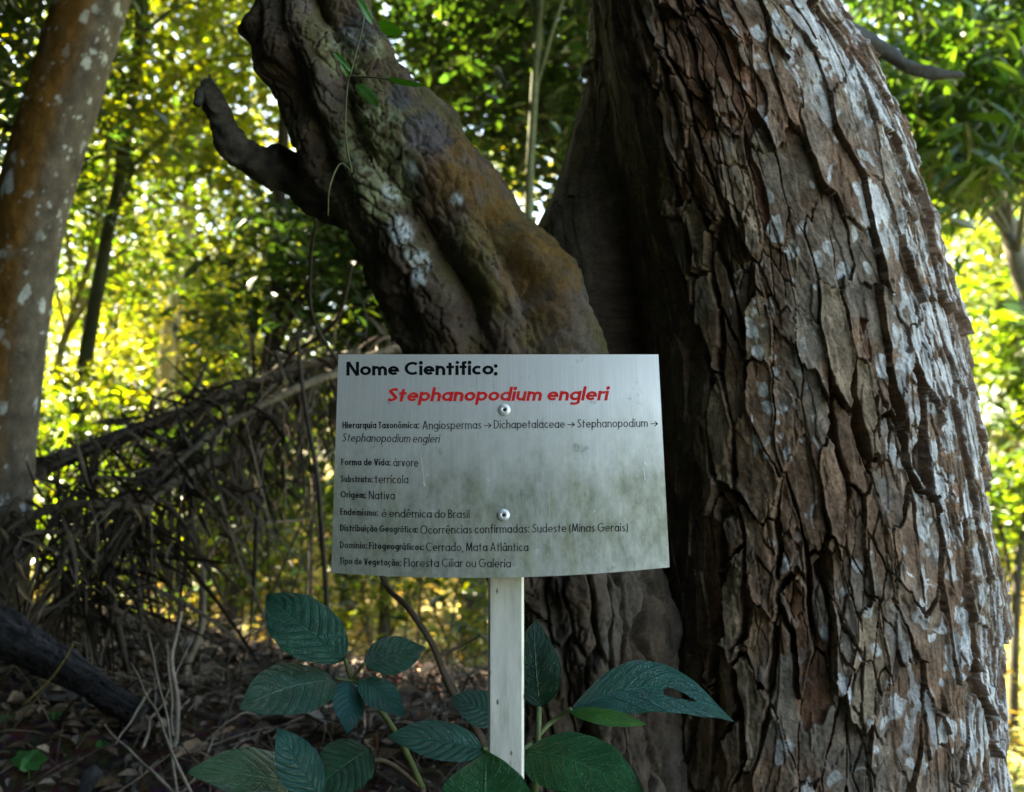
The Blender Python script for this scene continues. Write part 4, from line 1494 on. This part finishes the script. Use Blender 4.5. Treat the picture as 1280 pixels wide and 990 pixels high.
# ------------------------------------------------------------------ broad-leaved shrubs
def shrub_leaf_mat():
    m, nt, out = new_mat('veined_leaf')
    at = N(nt, 'ShaderNodeAttribute', attribute_name='puv')
    ac = N(nt, 'ShaderNodeAttribute', attribute_name='col')
    sep = N(nt, 'ShaderNodeSeparateXYZ')
    nt.links.new(at.outputs['Vector'], sep.inputs[0])
    t, s = sep.outputs['X'], sep.outputs['Y']
    a = math_n(nt, 'ABSOLUTE', s)
    # lateral veins run from the midrib towards the tip
    ph = math_n(nt, 'SUBTRACT', math_n(nt, 'MULTIPLY', t, 9.0), math_n(nt, 'MULTIPLY', math_n(nt, 'POWER', a, 1.25), 2.4))
    fr = math_n(nt, 'FRACT', ph)
    dist = math_n(nt, 'ABSOLUTE', math_n(nt, 'SUBTRACT', fr, .5))          # 0.5 on the vein
    lat = ramp(nt, dist, [(.43, 0.0), (.485, 1.0)])
    mid = ramp(nt, a, [(.012, 1.0), (.045, 0.0)])
    vein = math_n(nt, 'MAXIMUM', lat, mid)
    # net of small veins
    mp = N(nt, 'ShaderNodeMapping')
    mp.inputs['Scale'].default_value = (34, 13, 1)
    nt.links.new(at.outputs['Vector'], mp.inputs['Vector'])
    vo = N(nt, 'ShaderNodeTexVoronoi', feature='DISTANCE_TO_EDGE')
    vo.inputs['Scale'].default_value = 1.0
    nt.links.new(mp.outputs[0], vo.inputs['Vector'])
    net = ramp(nt, vo.outputs[0], [(.0, 1.0), (.16, 0.0)])
    h = math_n(nt, 'ADD', math_n(nt, 'MULTIPLY', vein, -1.0), math_n(nt, 'MULTIPLY', net, -.42))
    puff = math_n(nt, 'MULTIPLY', dist, -.8)
    h = math_n(nt, 'ADD', h, puff)
    bp = N(nt, 'ShaderNodeBump')
    bp.inputs['Strength'].default_value = .75
    bp.inputs['Distance'].default_value = .0016
    nt.links.new(h, bp.inputs['Height'])
    nz = N(nt, 'ShaderNodeTexNoise')
    nz.inputs['Scale'].default_value = 55
    nz.inputs['Detail'].default_value = 5
    tc = N(nt, 'ShaderNodeTexCoord')
    nt.links.new(tc.outputs['Object'], nz.inputs['Vector'])
    c = mix_c(nt, 1.0, ac.outputs['Color'], ramp(nt, nz.outputs[0], [(.3, .75), (.7, 1.25)]), 'MULTIPLY')
    vc = mix_c(nt, 1.0, ac.outputs['Color'], (2.2, 1.75, 1.8), 'MULTIPLY')
    c = mix_c(nt, math_n(nt, 'MULTIPLY', math_n(nt, 'MAXIMUM', mid, math_n(nt, 'MULTIPLY', lat, .55)), .8), c, vc)
    # small bites and specks of dust
    n2 = N(nt, 'ShaderNodeTexNoise')
    n2.inputs['Scale'].default_value = 420
    n2.inputs['Detail'].default_value = 2
    nt.links.new(tc.outputs['Object'], n2.inputs['Vector'])
    c = mix_c(nt, ramp(nt, n2.outputs[0], [(.72, 0.0), (.78, .5)]), c, (.30, .30, .22))
    b = N(nt, 'ShaderNodeBsdfPrincipled')
    nt.links.new(c, b.inputs['Base Color'])
    b.inputs['Roughness'].default_value = .30
    b.inputs['Specular IOR Level'].default_value = .5
    nt.links.new(bp.outputs[0], b.inputs['Normal'])
    tr = N(nt, 'ShaderNodeBsdfTranslucent')
    tcx = mix_c(nt, 1.0, c, (1.4, 1.8, .5), 'MULTIPLY')
    nt.links.new(tcx, tr.inputs[0])
    mx = N(nt, 'ShaderNodeMixShader')
    mx.inputs[0].default_value = .12
    nt.links.new(b.outputs[0], mx.inputs[1])
    nt.links.new(tr.outputs[0], mx.inputs[2])
    nt.links.new(mx.outputs[0], out.inputs[0])
    return m


M_SHRUB = shrub_leaf_mat()
M_STEM = bark_mat('green_stem', .6, 90, .2)
LG = (.004, .056, .032)       # deep green
LB = (.005, .060, .050)       # bluish green
LF = (.011, .078, .026)       # fresher green


def leaf_mesh(b, tip, hw, tilt=0.5, sag=.10, col=LG, fold=.18, bend=0.0, hole=None, seed=0, point=1.0, tear=None):
    """a veined leaf from b to tip (px, py, dist); hw half width in px; tilt = how far the width axis leans in depth"""
    B, T = P(*b), P(*tip)
    ax = T - B
    L = np.linalg.norm(ax)
    d = unit(ax)
    view = unit((B + T) / 2 - np.array([0, 0, CAM_Z]))
    side = unit(np.cross(d, view))
    if side[2] < 0 and abs(d[0]) > .3:
        side = -side
    flip = 1.0
    nrm = np.cross(side, d)
    if np.dot(nrm, view) > 0:
        nrm, flip = -nrm, -1.0
    w = hw / FPX * (b[2] + tip[2]) / 2
    depth = side * math.cos(tilt) + nrm * -math.sin(tilt) * 1.0
    wv = depth / max(math.cos(tilt), .25)       # apparent half width stays hw
    n2 = unit(np.cross(wv, d))
    if np.dot(n2, view) > 0:
        n2 = -n2
    nt_, ns_ = (44, 27) if hole is None else (150, 91)
    t = np.linspace(0, 1, nt_)[:, None]
    s = np.linspace(-1, 1, ns_)[None, :]
    rg = np.random.default_rng(seed + 5)
    prof = np.sin(math.pi * np.clip(t, 0, 1) ** rg.uniform(.72, .92)) ** rg.uniform(.66, .8)
    fold, sag = fold + rg.uniform(-.12, .14), sag + rg.uniform(-.03, .06)
    prof = prof * (1 - .25 * point * sm(t, .75, 1.0))
    wave = .03 * np.sin(t * 16 + rg.uniform(0, 6) + 2 * s) * np.abs(s) + .05 * np.sin(t * 6 + rg.uniform(0, 6)) * s
    ph = t * 9 - np.abs(s) ** 1.25 * 2.4
    quilt = .008 * (np.abs((ph % 1) - .5) * -2 + 1) * np.minimum(1, prof * 2) * (1 - np.abs(s) ** 4)
    ns = s * prof * (1 + .015 * np.sin(t * 31 + seed) * np.abs(s))
    lat = bend * np.sin(math.pi * t)
    hgt = -sag * 4 * (t - .35) ** 2 * L / max(w, 1e-6) * .6 + fold * np.abs(ns) ** 1.2 - .16 * np.abs(ns) ** 2.4 + wave + quilt
    V = B + ax * t[..., None] + wv * (w * (ns + lat))[..., None] + n2 * (w * hgt)[..., None]
    V = V.reshape(-1, 3)
    F = grid_faces(nt_, ns_)
    T_, S_ = np.broadcast_arrays(t, s)
    uv = np.stack([T_, S_], -1).reshape(-1, 2)
    fc = uv[F].mean(1)
    keep = np.ones(len(F), bool)
    if hole is not None:
        for (ht, hs, rt, rs) in hole:
            ang = np.arctan2((fc[:, 1] - hs) / rs, (fc[:, 0] - ht) / rt)
            keep &= ((fc[:, 0] - ht) / rt) ** 2 + ((fc[:, 1] - hs) / rs) ** 2 > 1 + .25 * np.sin(3 * ang + seed) + .15 * np.sin(7 * ang)
    F = F[keep]
    c = np.repeat(np.asarray(col)[None, :], len(V), 0) * np.array([rg.uniform(.9, 1.15), 1.0, rg.uniform(.85, 1.1)]) * rg.uniform(.8, 1.25)
    return mesh_np('leaf', V, F, True, c, uv)


def shrub(label, loc, leaves, stems):
    t = thing('broadleaf_shrub', label, 'shrub', 'broad-leaved shrubs at the foot of the sign', loc)
    for i, kw in enumerate(leaves):
        lab = kw.pop('label', None)
        o = child('leaf', leaf_mesh(seed=i + abs(int(loc[0] * 100)), **kw), M_SHRUB, t)
        if lab: o['label'] = lab
    for pts, rad, c in stems:
        V, F = tube([P(*p) for p in pts], rad, 30, 8)
        child('stem', mesh_np('stem', V, F, True, np.repeat(np.asarray(c)[None], len(V), 0)), M_STEM, t)
    return t


GS = (.10, .13, .05)
BS = (.10, .07, .045)
d = 1.22
shrub('shrub with broad dark quilted leaves, left of the sign post', (float(P(520, 1000, 1.3)[0]), 1.3, gz(-.15, 1.3)), [
    dict(b=(431, 823, d), tip=(335, 737, d + .02), hw=37, tilt=.45, col=LG, bend=-.12),
    dict(b=(420, 848, d), tip=(300, 879, d - .08), hw=33, tilt=.75, col=LG, bend=.10),
    dict(b=(455, 829, d), tip=(533, 806, d + .03), hw=23, tilt=.5, col=LG),
    dict(b=(436, 850, d), tip=(438, 914, d - .04), hw=20, tilt=.5, col=LB),
    dict(b=(449, 848, d), tip=(506, 892, d - .03), hw=18, tilt=.5, col=LB),
    dict(b=(392, 985, d - .02), tip=(251, 952, d - .14), hw=32, tilt=.7, col=LF),
    dict(b=(400, 1000, d - .10), tip=(346, 910, d - .10), hw=26, tilt=.35, col=LB, sag=.02, label='bluish young leaf standing upright'),
    dict(b=(462, 935, d), tip=(392, 985, d - .05), hw=33, tilt=.4, col=LG),
    dict(b=(380, 1010, d - .1), tip=(262, 1000, d - .2), hw=16, tilt=.6, col=LB),
], [
    ([(528, 985, 1.30), (500, 925, 1.27), (468, 878, d + .02), (440, 848, d + .01), (431, 823, d)], [.0045, .004, .0035, .003, .0025], GS),
    ([(440, 850, d + .01), (455, 829, d)], [.002, .002], GS),
    ([(420, 848, d), (442, 852, d + .005)], [.0022, .0022], GS),
    ([(528, 985, 1.30), (470, 950, d + .04), (400, 1000, d)], [.003, .003, .003], BS),
    ([(528, 985, 1.30), (520, 1100, 1.31), (515, 1250, 1.32)], [.005, .006, .007], BS),
])
e = 1.12
shrub('shrub with broad dark quilted leaves, right of the sign post and around it', (float(P(680, 1100, 1.14)[0]), 1.14, gz(.03, 1.14)), [
    dict(b=(674, 884, e + .05), tip=(664, 778, e + .06), hw=31, tilt=.3, col=LG, point=.3),
    dict(b=(632, 902, e + .04), tip=(565, 867, e + .04), hw=21, tilt=.5, col=LG),
    dict(b=(606, 936, e + .02), tip=(489, 916, e - .03), hw=23, tilt=.55, col=LG),
    dict(b=(604, 1050, .86), tip=(607, 940, .90), hw=58, tilt=.3, col=LF, sag=.03, point=.4),
    dict(b=(655, 936, e), tip=(803, 983, e - .10), hw=38, tilt=.65, col=LF, bend=.10),
    dict(b=(712, 886, e + .04), tip=(921, 886, e + .02), hw=31, tilt=.55, col=LB, bend=.85, hole=[(.66, -.10, .10, .20)], sag=.16, label='bluish long leaf with a torn hole'),
    dict(b=(712, 888, e + .03), tip=(806, 901, e + .0), hw=10, tilt=.3, col=(.03, .15, .015), bend=-.2, label='bright green turned-over flap of the torn leaf'),
    dict(b=(690, 955, e + .03), tip=(770, 1010, e - .02), hw=26, tilt=.3, col=LG),
], [
    ([(660, 1250, 1.16), (664, 1100, 1.16), (668, 985, 1.15), (672, 925, 1.15), (674, 884, e + .05)], [.006, .0055, .005, .004, .003], GS),
    ([(668, 925, 1.15), (690, 902, e + .05), (714, 886, e + .04)], [.003, .0028, .0026], GS),
    ([(655, 936, e), (664, 930, 1.15), (672, 928, 1.15)], [.0028, .003, .003], GS),
    ([(670, 950, 1.15), (632, 945, 1.14), (604, 936, e + .02)], [.0028, .0026, .0024], GS),
    ([(668, 960, 1.15), (610, 905, 1.18), (628, 902, e + .04)], [.0026, .0024, .002], GS),
    ([(604, 1050, .86), (612, 1110, .95), (655, 1120, 1.14)], [.003, .0035, .004], GS),
])
# thin woody sapling stem curving down beside the post
sp = thing('woody_sapling', 'thin brown curving stem between the two broad-leaved shrubs', 'sapling', loc=tuple(P(606, 960, 1.4)))
bark_tube(sp, 'stem', [P(640, 1010, 1.42), P(600, 920, 1.4), P(565, 865, 1.4), P(540, 805, 1.42), P(510, 760, 1.45), P(478, 722, 1.5), P(470, 640, 1.55)], [.006, .0055, .005, .0045, .004, .003], (.09, .065, .045), 60, 8, .1, 3)
bark_tube(sp, 'twig', [P(548, 820, 1.42), P(575, 808, 1.44), P(600, 795, 1.47)], [.003, .002, .001], (.09, .065, .045), 16, 6, .1, 4)


# ------------------------------------------------------------------ climber on the limb
cl = thing('climbing_vine', 'small climber with bright green leaves clinging to the knobbly limb', 'vine', loc=tuple(P(440, 190, 1.255)))
for pts in ([(440, 215, 1.275), (432, 170, 1.275), (434, 110, 1.265), (440, 85, 1.255), (452, 40, 1.265), (458, 0, 1.275)], [(436, 95, 1.260), (480, 98, 1.235), (518, 106, 1.225)],
            [(440, 215, 1.275), (425, 205, 1.275), (412, 235, 1.270), (410, 270, 1.285)]):
    V, F = tube([P(*p) for p in pts], [.0013, .001], 30, 6)
    child('stem', mesh_np('stem', V, F, True, np.repeat(np.array([[.12, .13, .06]]), len(V), 0)), M_STEM, cl)
for b, tp, hw, tl in (((472, 30, 1.245), (502, 42, 1.215), 8, -.3), ((466, 30, 1.245), (446, -6, 1.235), 5, .3), ((440, 90, 1.255), (415, 62, 1.245), 4, .2), ((446, 104, 1.255), (473, 132, 1.235), 8, .3),
                      ((480, 98, 1.235), (530, 108, 1.205), 4, -.2), ((436, 96, 1.255), (425, 78, 1.245), 4, .1)):
    child('leaf', leaf_mesh(b, tp, hw, tl, .05, (.045, .15, .02), seed=int(tp[0])), M_SEED, cl)


# ------------------------------------------------------------------ the bank: dead wood and litter
# long dead branch slanting over the bank
fb = thing('fallen_branch', 'long dark dead branch slanting up behind the bank, left of the sign', 'branch', loc=tuple(P(40, 590, 2.7)))
bark_tube(fb, 'limb', [P(-20, 618, 2.62), P(40, 590, 2.7), P(130, 553, 2.8), P(220, 520, 2.9), P(320, 480, 3.0), P(440, 445, 3.1)], [.028, .026, .024, .022, .018, .012], (.075, .06, .045), 90, 14, .18, 21)
for k, (a, b_) in enumerate((((320, 480, 3.0), (410, 430, 3.05)), ((220, 520, 2.9), (300, 475, 2.8)))):
    bark_tube(fb, 'twig', [P(*a), P((a[0] + b_[0]) / 2, (a[1] + b_[1]) / 2 - 8, (a[2] + b_[2]) / 2), P(*b_)], [.008, .006, .003], (.07, .055, .04), 16, 6, .1, 31 + k)


def palm_frond(label, pts, n, seed, l0, side_amt):
    r = np.random.default_rng(seed)
    t = thing('dead_palm_frond', label, 'palm frond', 'dead palm fronds hanging over the bank', loc=tuple(P(*pts[0])))
    path = [P(*p) for p in pts]
    bark_tube(t, 'rachis', path, [.014, .010, .005], (.10, .08, .055), 60, 8, .05, seed)
    C = smooth_path(path, 200)
    T, A, B = frames(C)
    mb = MB()
    for k in range(n):
        f = r.uniform(.02, 1)
        i = int(f * 199)
        sgn = r.choice([-1, 1])
        L = l0 * r.uniform(.55, 1.15) * (1 - .35 * f)
        dirv = unit(T[i] * r.uniform(-.5, .9) + B[i] * sgn * side_amt * r.uniform(.3, 1) + A[i] * r.normal(0, .35))
        m = 13
        q = np.linspace(0, 1, m)
        g_ = r.uniform(-.1, 1.2)
        Pq = C[i] + dirv * (q * L * .75)[:, None] + np.array([0, 0, -1.]) * (g_ * q ** 1.8 * L * .85)[:, None]
        Pq = Pq + (np.sin(q * r.uniform(2, 6) + r.uniform(0, 6)) * .012)[:, None] * r.normal(0, 1, 3)
        if r.random() < .45:
            qk = r.uniform(.25, .75)
            Pq = Pq + np.maximum(q - qk, 0)[:, None] * L * unit(np.array([r.normal(0, .7), r.normal(0, .7), r.uniform(-1.2, .5)])) * r.uniform(.4, 1.0)
        wdt = .0036 * r.uniform(.4, 1.9) * np.sin(np.pi * (q * .88 + .08)) ** .6
        tw = r.uniform(0, math.pi)
        sd = unit(np.cross(np.gradient(Pq, axis=0), np.array([math.cos(tw), math.sin(tw), .3])))
        up_ = np.cross(sd, unit(np.gradient(Pq, axis=0)))
        V = np.vstack([Pq + sd * wdt[:, None] + up_ * (wdt * .5)[:, None], Pq, Pq - sd * wdt[:, None] + up_ * (wdt * .5)[:, None]])
        i_ = np.arange(m - 1)
        F = np.vstack([np.stack([i_, i_ + 1, i_ + 1 + m, i_ + m], -1), np.stack([i_ + m, i_ + 1 + m, i_ + 1 + 2 * m, i_ + 2 * m], -1)])
        mb.add(V, F, np.array([.058, .044, .031]) * r.uniform(.35, 1.7))
    k = r.integers(0, 200, 70)
    V, F, c = leaf_cloud(C[k] + r.normal(0, .10, (70, 3)) - np.array([0, 0, .06]), .055, .18, .9, (.075, .056, .036), .6, r, .6, .12)
    mb.add(V, F, c)
    child('frond_blade', mb.mesh('blade'), M_DRY, t)['kind'] = 'stuff'


palm_frond('upper dead palm frond drooping from below the limb to the bank', [(440, 460, 2.9), (360, 490, 2.7), (270, 540, 2.55), (190, 610, 2.45), (150, 680, 2.4)], 190, 1, .30, 1.0)
palm_frond('lower dead palm frond with curled grey leaflets above the log', [(320, 560, 2.7), (240, 590, 2.5), (170, 640, 2.35), (110, 720, 2.25), (90, 760, 2.2)], 190, 2, .34, .9)
palm_frond('dead palm frond fallen against the leaning tree', [(190, 640, 2.3), (120, 630, 2.25), (50, 640, 2.2), (-20, 680, 2.15)], 120, 3, .28, 1.)
palm_frond('far dead palm frond hanging in the shade behind the sign', [(520, 430, 3.3), (450, 450, 3.1), (370, 500, 3.0), (320, 580, 2.95), (300, 640, 2.9)], 90, 4, .34, 1.)

palm_frond('dead palm frond lying along the fallen branch', [(450, 440, 3.05), (360, 462, 2.98), (260, 500, 2.9), (150, 545, 2.78), (60, 585, 2.68)], 200, 5, .26, 1.1)

# hanging lianas and dark saplings in front of the sunlit hollow
for i, (lab, pts, rad) in enumerate([
        ('dark liana hanging at the left edge of the sign', [(372, 420, 2.6), (380, 500, 2.6), (396, 590, 2.55), (402, 660, 2.5), (408, 745, 2.5), (412, 860, 2.5)], [.005, .007, .006]),
        ('thin dark stem beside the liana', [(352, 470, 3.0), (365, 550, 3.0), (392, 600, 2.95), (388, 700, 2.9), (392, 900, 2.8)], [.004, .005, .005]),
        ('dark twig hanging down below the fronds', [(330, 560, 2.6), (322, 640, 2.6), (318, 720, 2.6), (312, 795, 2.6)], [.004, .007, .003]),
        ('pale bent stem above the broad leaves', [(225, 905, 2.3), (232, 840, 2.35), (252, 780, 2.45), (258, 700, 2.6), (300, 660, 2.7), (380, 650, 2.8)], [.010, .009, .004]),
        ('thin creeper crossing the shaded limb foot', [(395, 275, 1.9), (388, 330, 2.0), (392, 400, 2.1), (430, 470, 2.2), (446, 560, 2.3)], [.003, .004, .003]),
        ('crooked twig under the limb', [(440, 330, 2.4), (425, 390, 2.5), (400, 420, 2.6), (360, 450, 2.7), (340, 520, 2.8)], [.004, .006, .004])]):
    t = thing('liana', lab, 'liana', 'lianas and bare stems below the limb', loc=tuple(P(*pts[0])))
    c = (.045, .036, .028) if 'pale' not in lab else (.15, .12, .08)
    bark_tube(t, 'stem', [P(*p) for p in pts], rad, c, 60, 8, .15, 50 + i)

# rotting log
a, b_ = P(-30, 772, 2.05), P(175, 893, 1.98)
lg = thing('rotting_log', 'dark rotting log lying down the bank at the lower left', 'log', loc=tuple((a + b_) / 2 - np.array([0, 0, .03])))
V, F = tube([a, a * .6 + b_ * .4 + np.array([0, 0, .008]), b_], [.044, .040, .030, .024], 260, 90, .30, 61, freq=.035)
q = np.arange(260)[:, None] * np.ones((1, 90))
an = np.arange(90)[None, :] * np.ones((260, 1)) * 2 * math.pi / 90
fis = fbm(q * .035, an * 5.0, 63, 4)
V[:260 * 90] += np.array([0, -.25, -.9]) * (np.abs(fis).reshape(-1, 1) < .08) * .006
f = np.append(fbm(q * .02, an * 4.2, 5, 4).ravel(), [0, 0])[:, None]
child('log_body', mesh_np('log', V, F, True, np.clip(np.array([.034, .031, .033]) * (1 + 1.2 * f), .008, .2)), M_LIMB, lg)

# dry twigs standing in the litter
TW = [([(163, 828, 1.95), (195, 890, 1.85), (243, 1000, 1.75)], 'pale dry twig leaning right across the litter, longest of the bundle'),
      ([(185, 790, 2.0), (200, 860, 1.95), (214, 930, 1.88), (222, 1000, 1.8)], 'dry twig rising from the end of the log'),
      ([(227, 765, 2.05), (218, 830, 2.0), (220, 905, 1.95), (216, 935, 1.92)], 'thickest upright dry stalk at the right of the twig bundle'),
      ([(145, 930, 1.85), (170, 890, 1.95), (188, 860, 2.0)], 'short twig pointing up to the log end'),
      ([(208, 800, 2.0), (212, 850, 1.97), (216, 920, 1.93)], 'thin straight twig in the middle of the bundle'),
      ([(130, 905, 1.85), (175, 950, 1.8), (225, 1000, 1.75)], 'grey twig lying low over the dead leaves'),
      ([(240, 800, 2.1), (200, 880, 2.0), (178, 935, 1.9)], 'dry twig leaning left behind the bundle')]
for i, (pts, lab) in enumerate(TW):
    t = thing('dry_twig', lab, 'twig', 'dry twigs in the litter', loc=tuple(P(*pts[-1])))
    rr = [.0012, .0022, .0032] if 'thickest' not in lab else [.003, .0055, .006]
    rq = np.random.default_rng(70 + i)
    pp_ = smooth_path(np.array(pts, float), 7)
    pp_[1:-1] += rq.normal(0, 1, (5, 3)) * np.array([2.2, 2.0, .004])
    pts = [tuple(v) for v in pp_]
    bark_tube(t, 'stem', [P(*p) for p in pts], rr, (.24, .20, .16), 40, 8, .2, 70 + i, mat=M_DRY)
t = thing('grass_stalk', 'yellow dry grass stalk rising across the log', 'stalk', loc=tuple(P(30, 880, 1.95)))
bark_tube(t, 'stem', [P(28, 882, 1.95), P(62, 850, 1.95), P(80, 825, 1.94), P(91, 805, 1.93)], [.002, .0018, .0015], (.22, .17, .06), 24, 6, .1, 81, mat=M_DRY)

# leaf litter and sticks over the bank
r = np.random.default_rng(5)
n = 16000
x = r.uniform(-2.6, .5, n)
y = r.uniform(1.2, 4.4, n)
z = ground_z(x, y) + .006 + np.abs(r.normal(0, .010, n))
V, F, c = leaf_cloud(np.stack([x, y, z], -1), .036, .42, .05, (.125, .088, .066), .6, r, .5, .15)
lt = MB()
lt.add(V, F, c)
x, y = r.uniform(-2.4, .4, 700), r.uniform(1.4, 3.4, 700)
V, F, c = leaf_cloud(np.stack([x, y, ground_z(x, y) + .02], -1), .075, .42, .0, (.19, .14, .10), .5, r, .9, .15)
lt.add(V, F, c)
for k in range(1100):
    x, y = r.uniform(-2.4, .4), r.uniform(1.3, 3.8)
    a = r.uniform(0, math.pi)
    L = r.uniform(.04, .28)
    p0 = np.array([x, y, float(ground_z(x, y)) + r.uniform(.004, .03)])
    x2, y2 = x + L * math.cos(a), y + L * math.sin(a)
    p1 = np.array([x2, y2, float(ground_z(x2, y2)) + r.uniform(.004, .05)])
    V, F = tube([p0, (p0 + p1) / 2 + r.normal(0, .006, 3), p1], [r.uniform(.0007, .0022)] * 2, 6, 5, cap=False)
    lt.add(V, F, np.array([.17, .135, .105]) * r.uniform(.3, 1.6))
o = link('leaf_litter', lt.mesh('leaf_litter', False), M_DRY)
tag(o, kind='stuff')

# hanging thatch of dry grass on the bank under the fronds
mb = MB()
for k in range(2600):
    x, y = r.uniform(-1.9, .0), r.uniform(1.95, 3.2)
    z = float(ground_z(x, y))
    L = r.uniform(.08, .36)
    m = 7
    q = np.linspace(0, 1, m)
    dv = unit(np.array([r.normal(0, .7), r.normal(-.2, .6), r.uniform(.1, 1.0)]))
    Pq = np.array([x, y, z]) + dv * (q * L)[:, None] + np.array([r.normal(0, .3), r.normal(0, .3), -1]) * (q ** 2 * L * .5)[:, None]
    sd = unit(np.cross(dv, r.normal(0, 1, 3)))
    wd = .0022 * r.uniform(.4, 1.5) * (1 - q * .8)
    V = np.vstack([Pq + sd * wd[:, None], Pq - sd * wd[:, None]])
    i_ = np.arange(m - 1)
    mb.add(V, np.stack([i_, i_ + 1, i_ + 1 + m, i_ + m], -1), np.array([.085, .066, .043]) * r.uniform(.3, 1.6))
o = link('dry_grass', mb.mesh('dry_grass'), M_DRY)
tag(o, kind='stuff')

# seedlings
for i, (px, py, s_, lab) in enumerate([(36, 975, .9, 'small bright green seedling in the lower left corner'), (8, 908, .35, 'tiny green seedling at the left edge of the litter'),
                                       (128, 942, .35, 'tiny seedling among the twigs'), (68, 905, .4, 'tiny pale seedling below the log')]):
    p = hit(px, py)
    t = thing('seedling', lab, 'seedling', 'seedlings in the litter', loc=tuple(p))
    top = p + np.array([0, 0, .03 * s_])
    V, F = tube([p - np.array([0, 0, .01]), top], [.0012, .001], 6, 6)
    child('stem', mesh_np('stem', V, F, True, np.repeat(np.array([[.10, .14, .04]]), len(V), 0)), M_STEM, t)
    for k in range(6):
        a = k * 1.05 + i
        q = np.array([px, py - 25 * s_])
        b0 = (q[0], q[1], p[1])
        tp = (q[0] + 26 * s_ * math.cos(a), q[1] + 16 * s_ * math.sin(a) - 4, p[1] - .03 * s_ * math.sin(a))
        child('leaf', leaf_mesh(b0, tp, 8.5 * s_, .5, .05, (.06, .22, .06), seed=k), M_SEED, t)
for i, (px, py, an, lab) in enumerate([(70, 862, .3, 'large grey dead leaf lying under the log'), (30, 835, 1.2, 'curled brown dead leaf beside the log'), (110, 975, 2.2, 'broad brown dead leaf near the twigs')]):
    p = hit(px, py)
    o = link('dead_leaf', leaf_mesh((px - 30 * math.cos(an), py - 10 * math.sin(an), p[1] - .04), (px + 30 * math.cos(an), py + 12 * math.sin(an), p[1] - .04), 13, .8, .15, (.10, .085, .085), seed=i), M_DRY)
    tag(o, lab, 'dead leaf', 'dead leaves on the bank')

# lawn on the right, sunlit
n = 14000
x = r.uniform(1.2, 9, n)
y = r.uniform(2.6, 14, n)
z = ground_z(x, y) + .03
V, F, c = leaf_cloud(np.stack([x, y, z], -1), .09, .1, -.9, (.10, .13, .03), .3, r)
o = link('lawn_grass', mesh_np('lawn_grass', V, F, False, c), M_LEAF)
tag(o, kind='stuff')
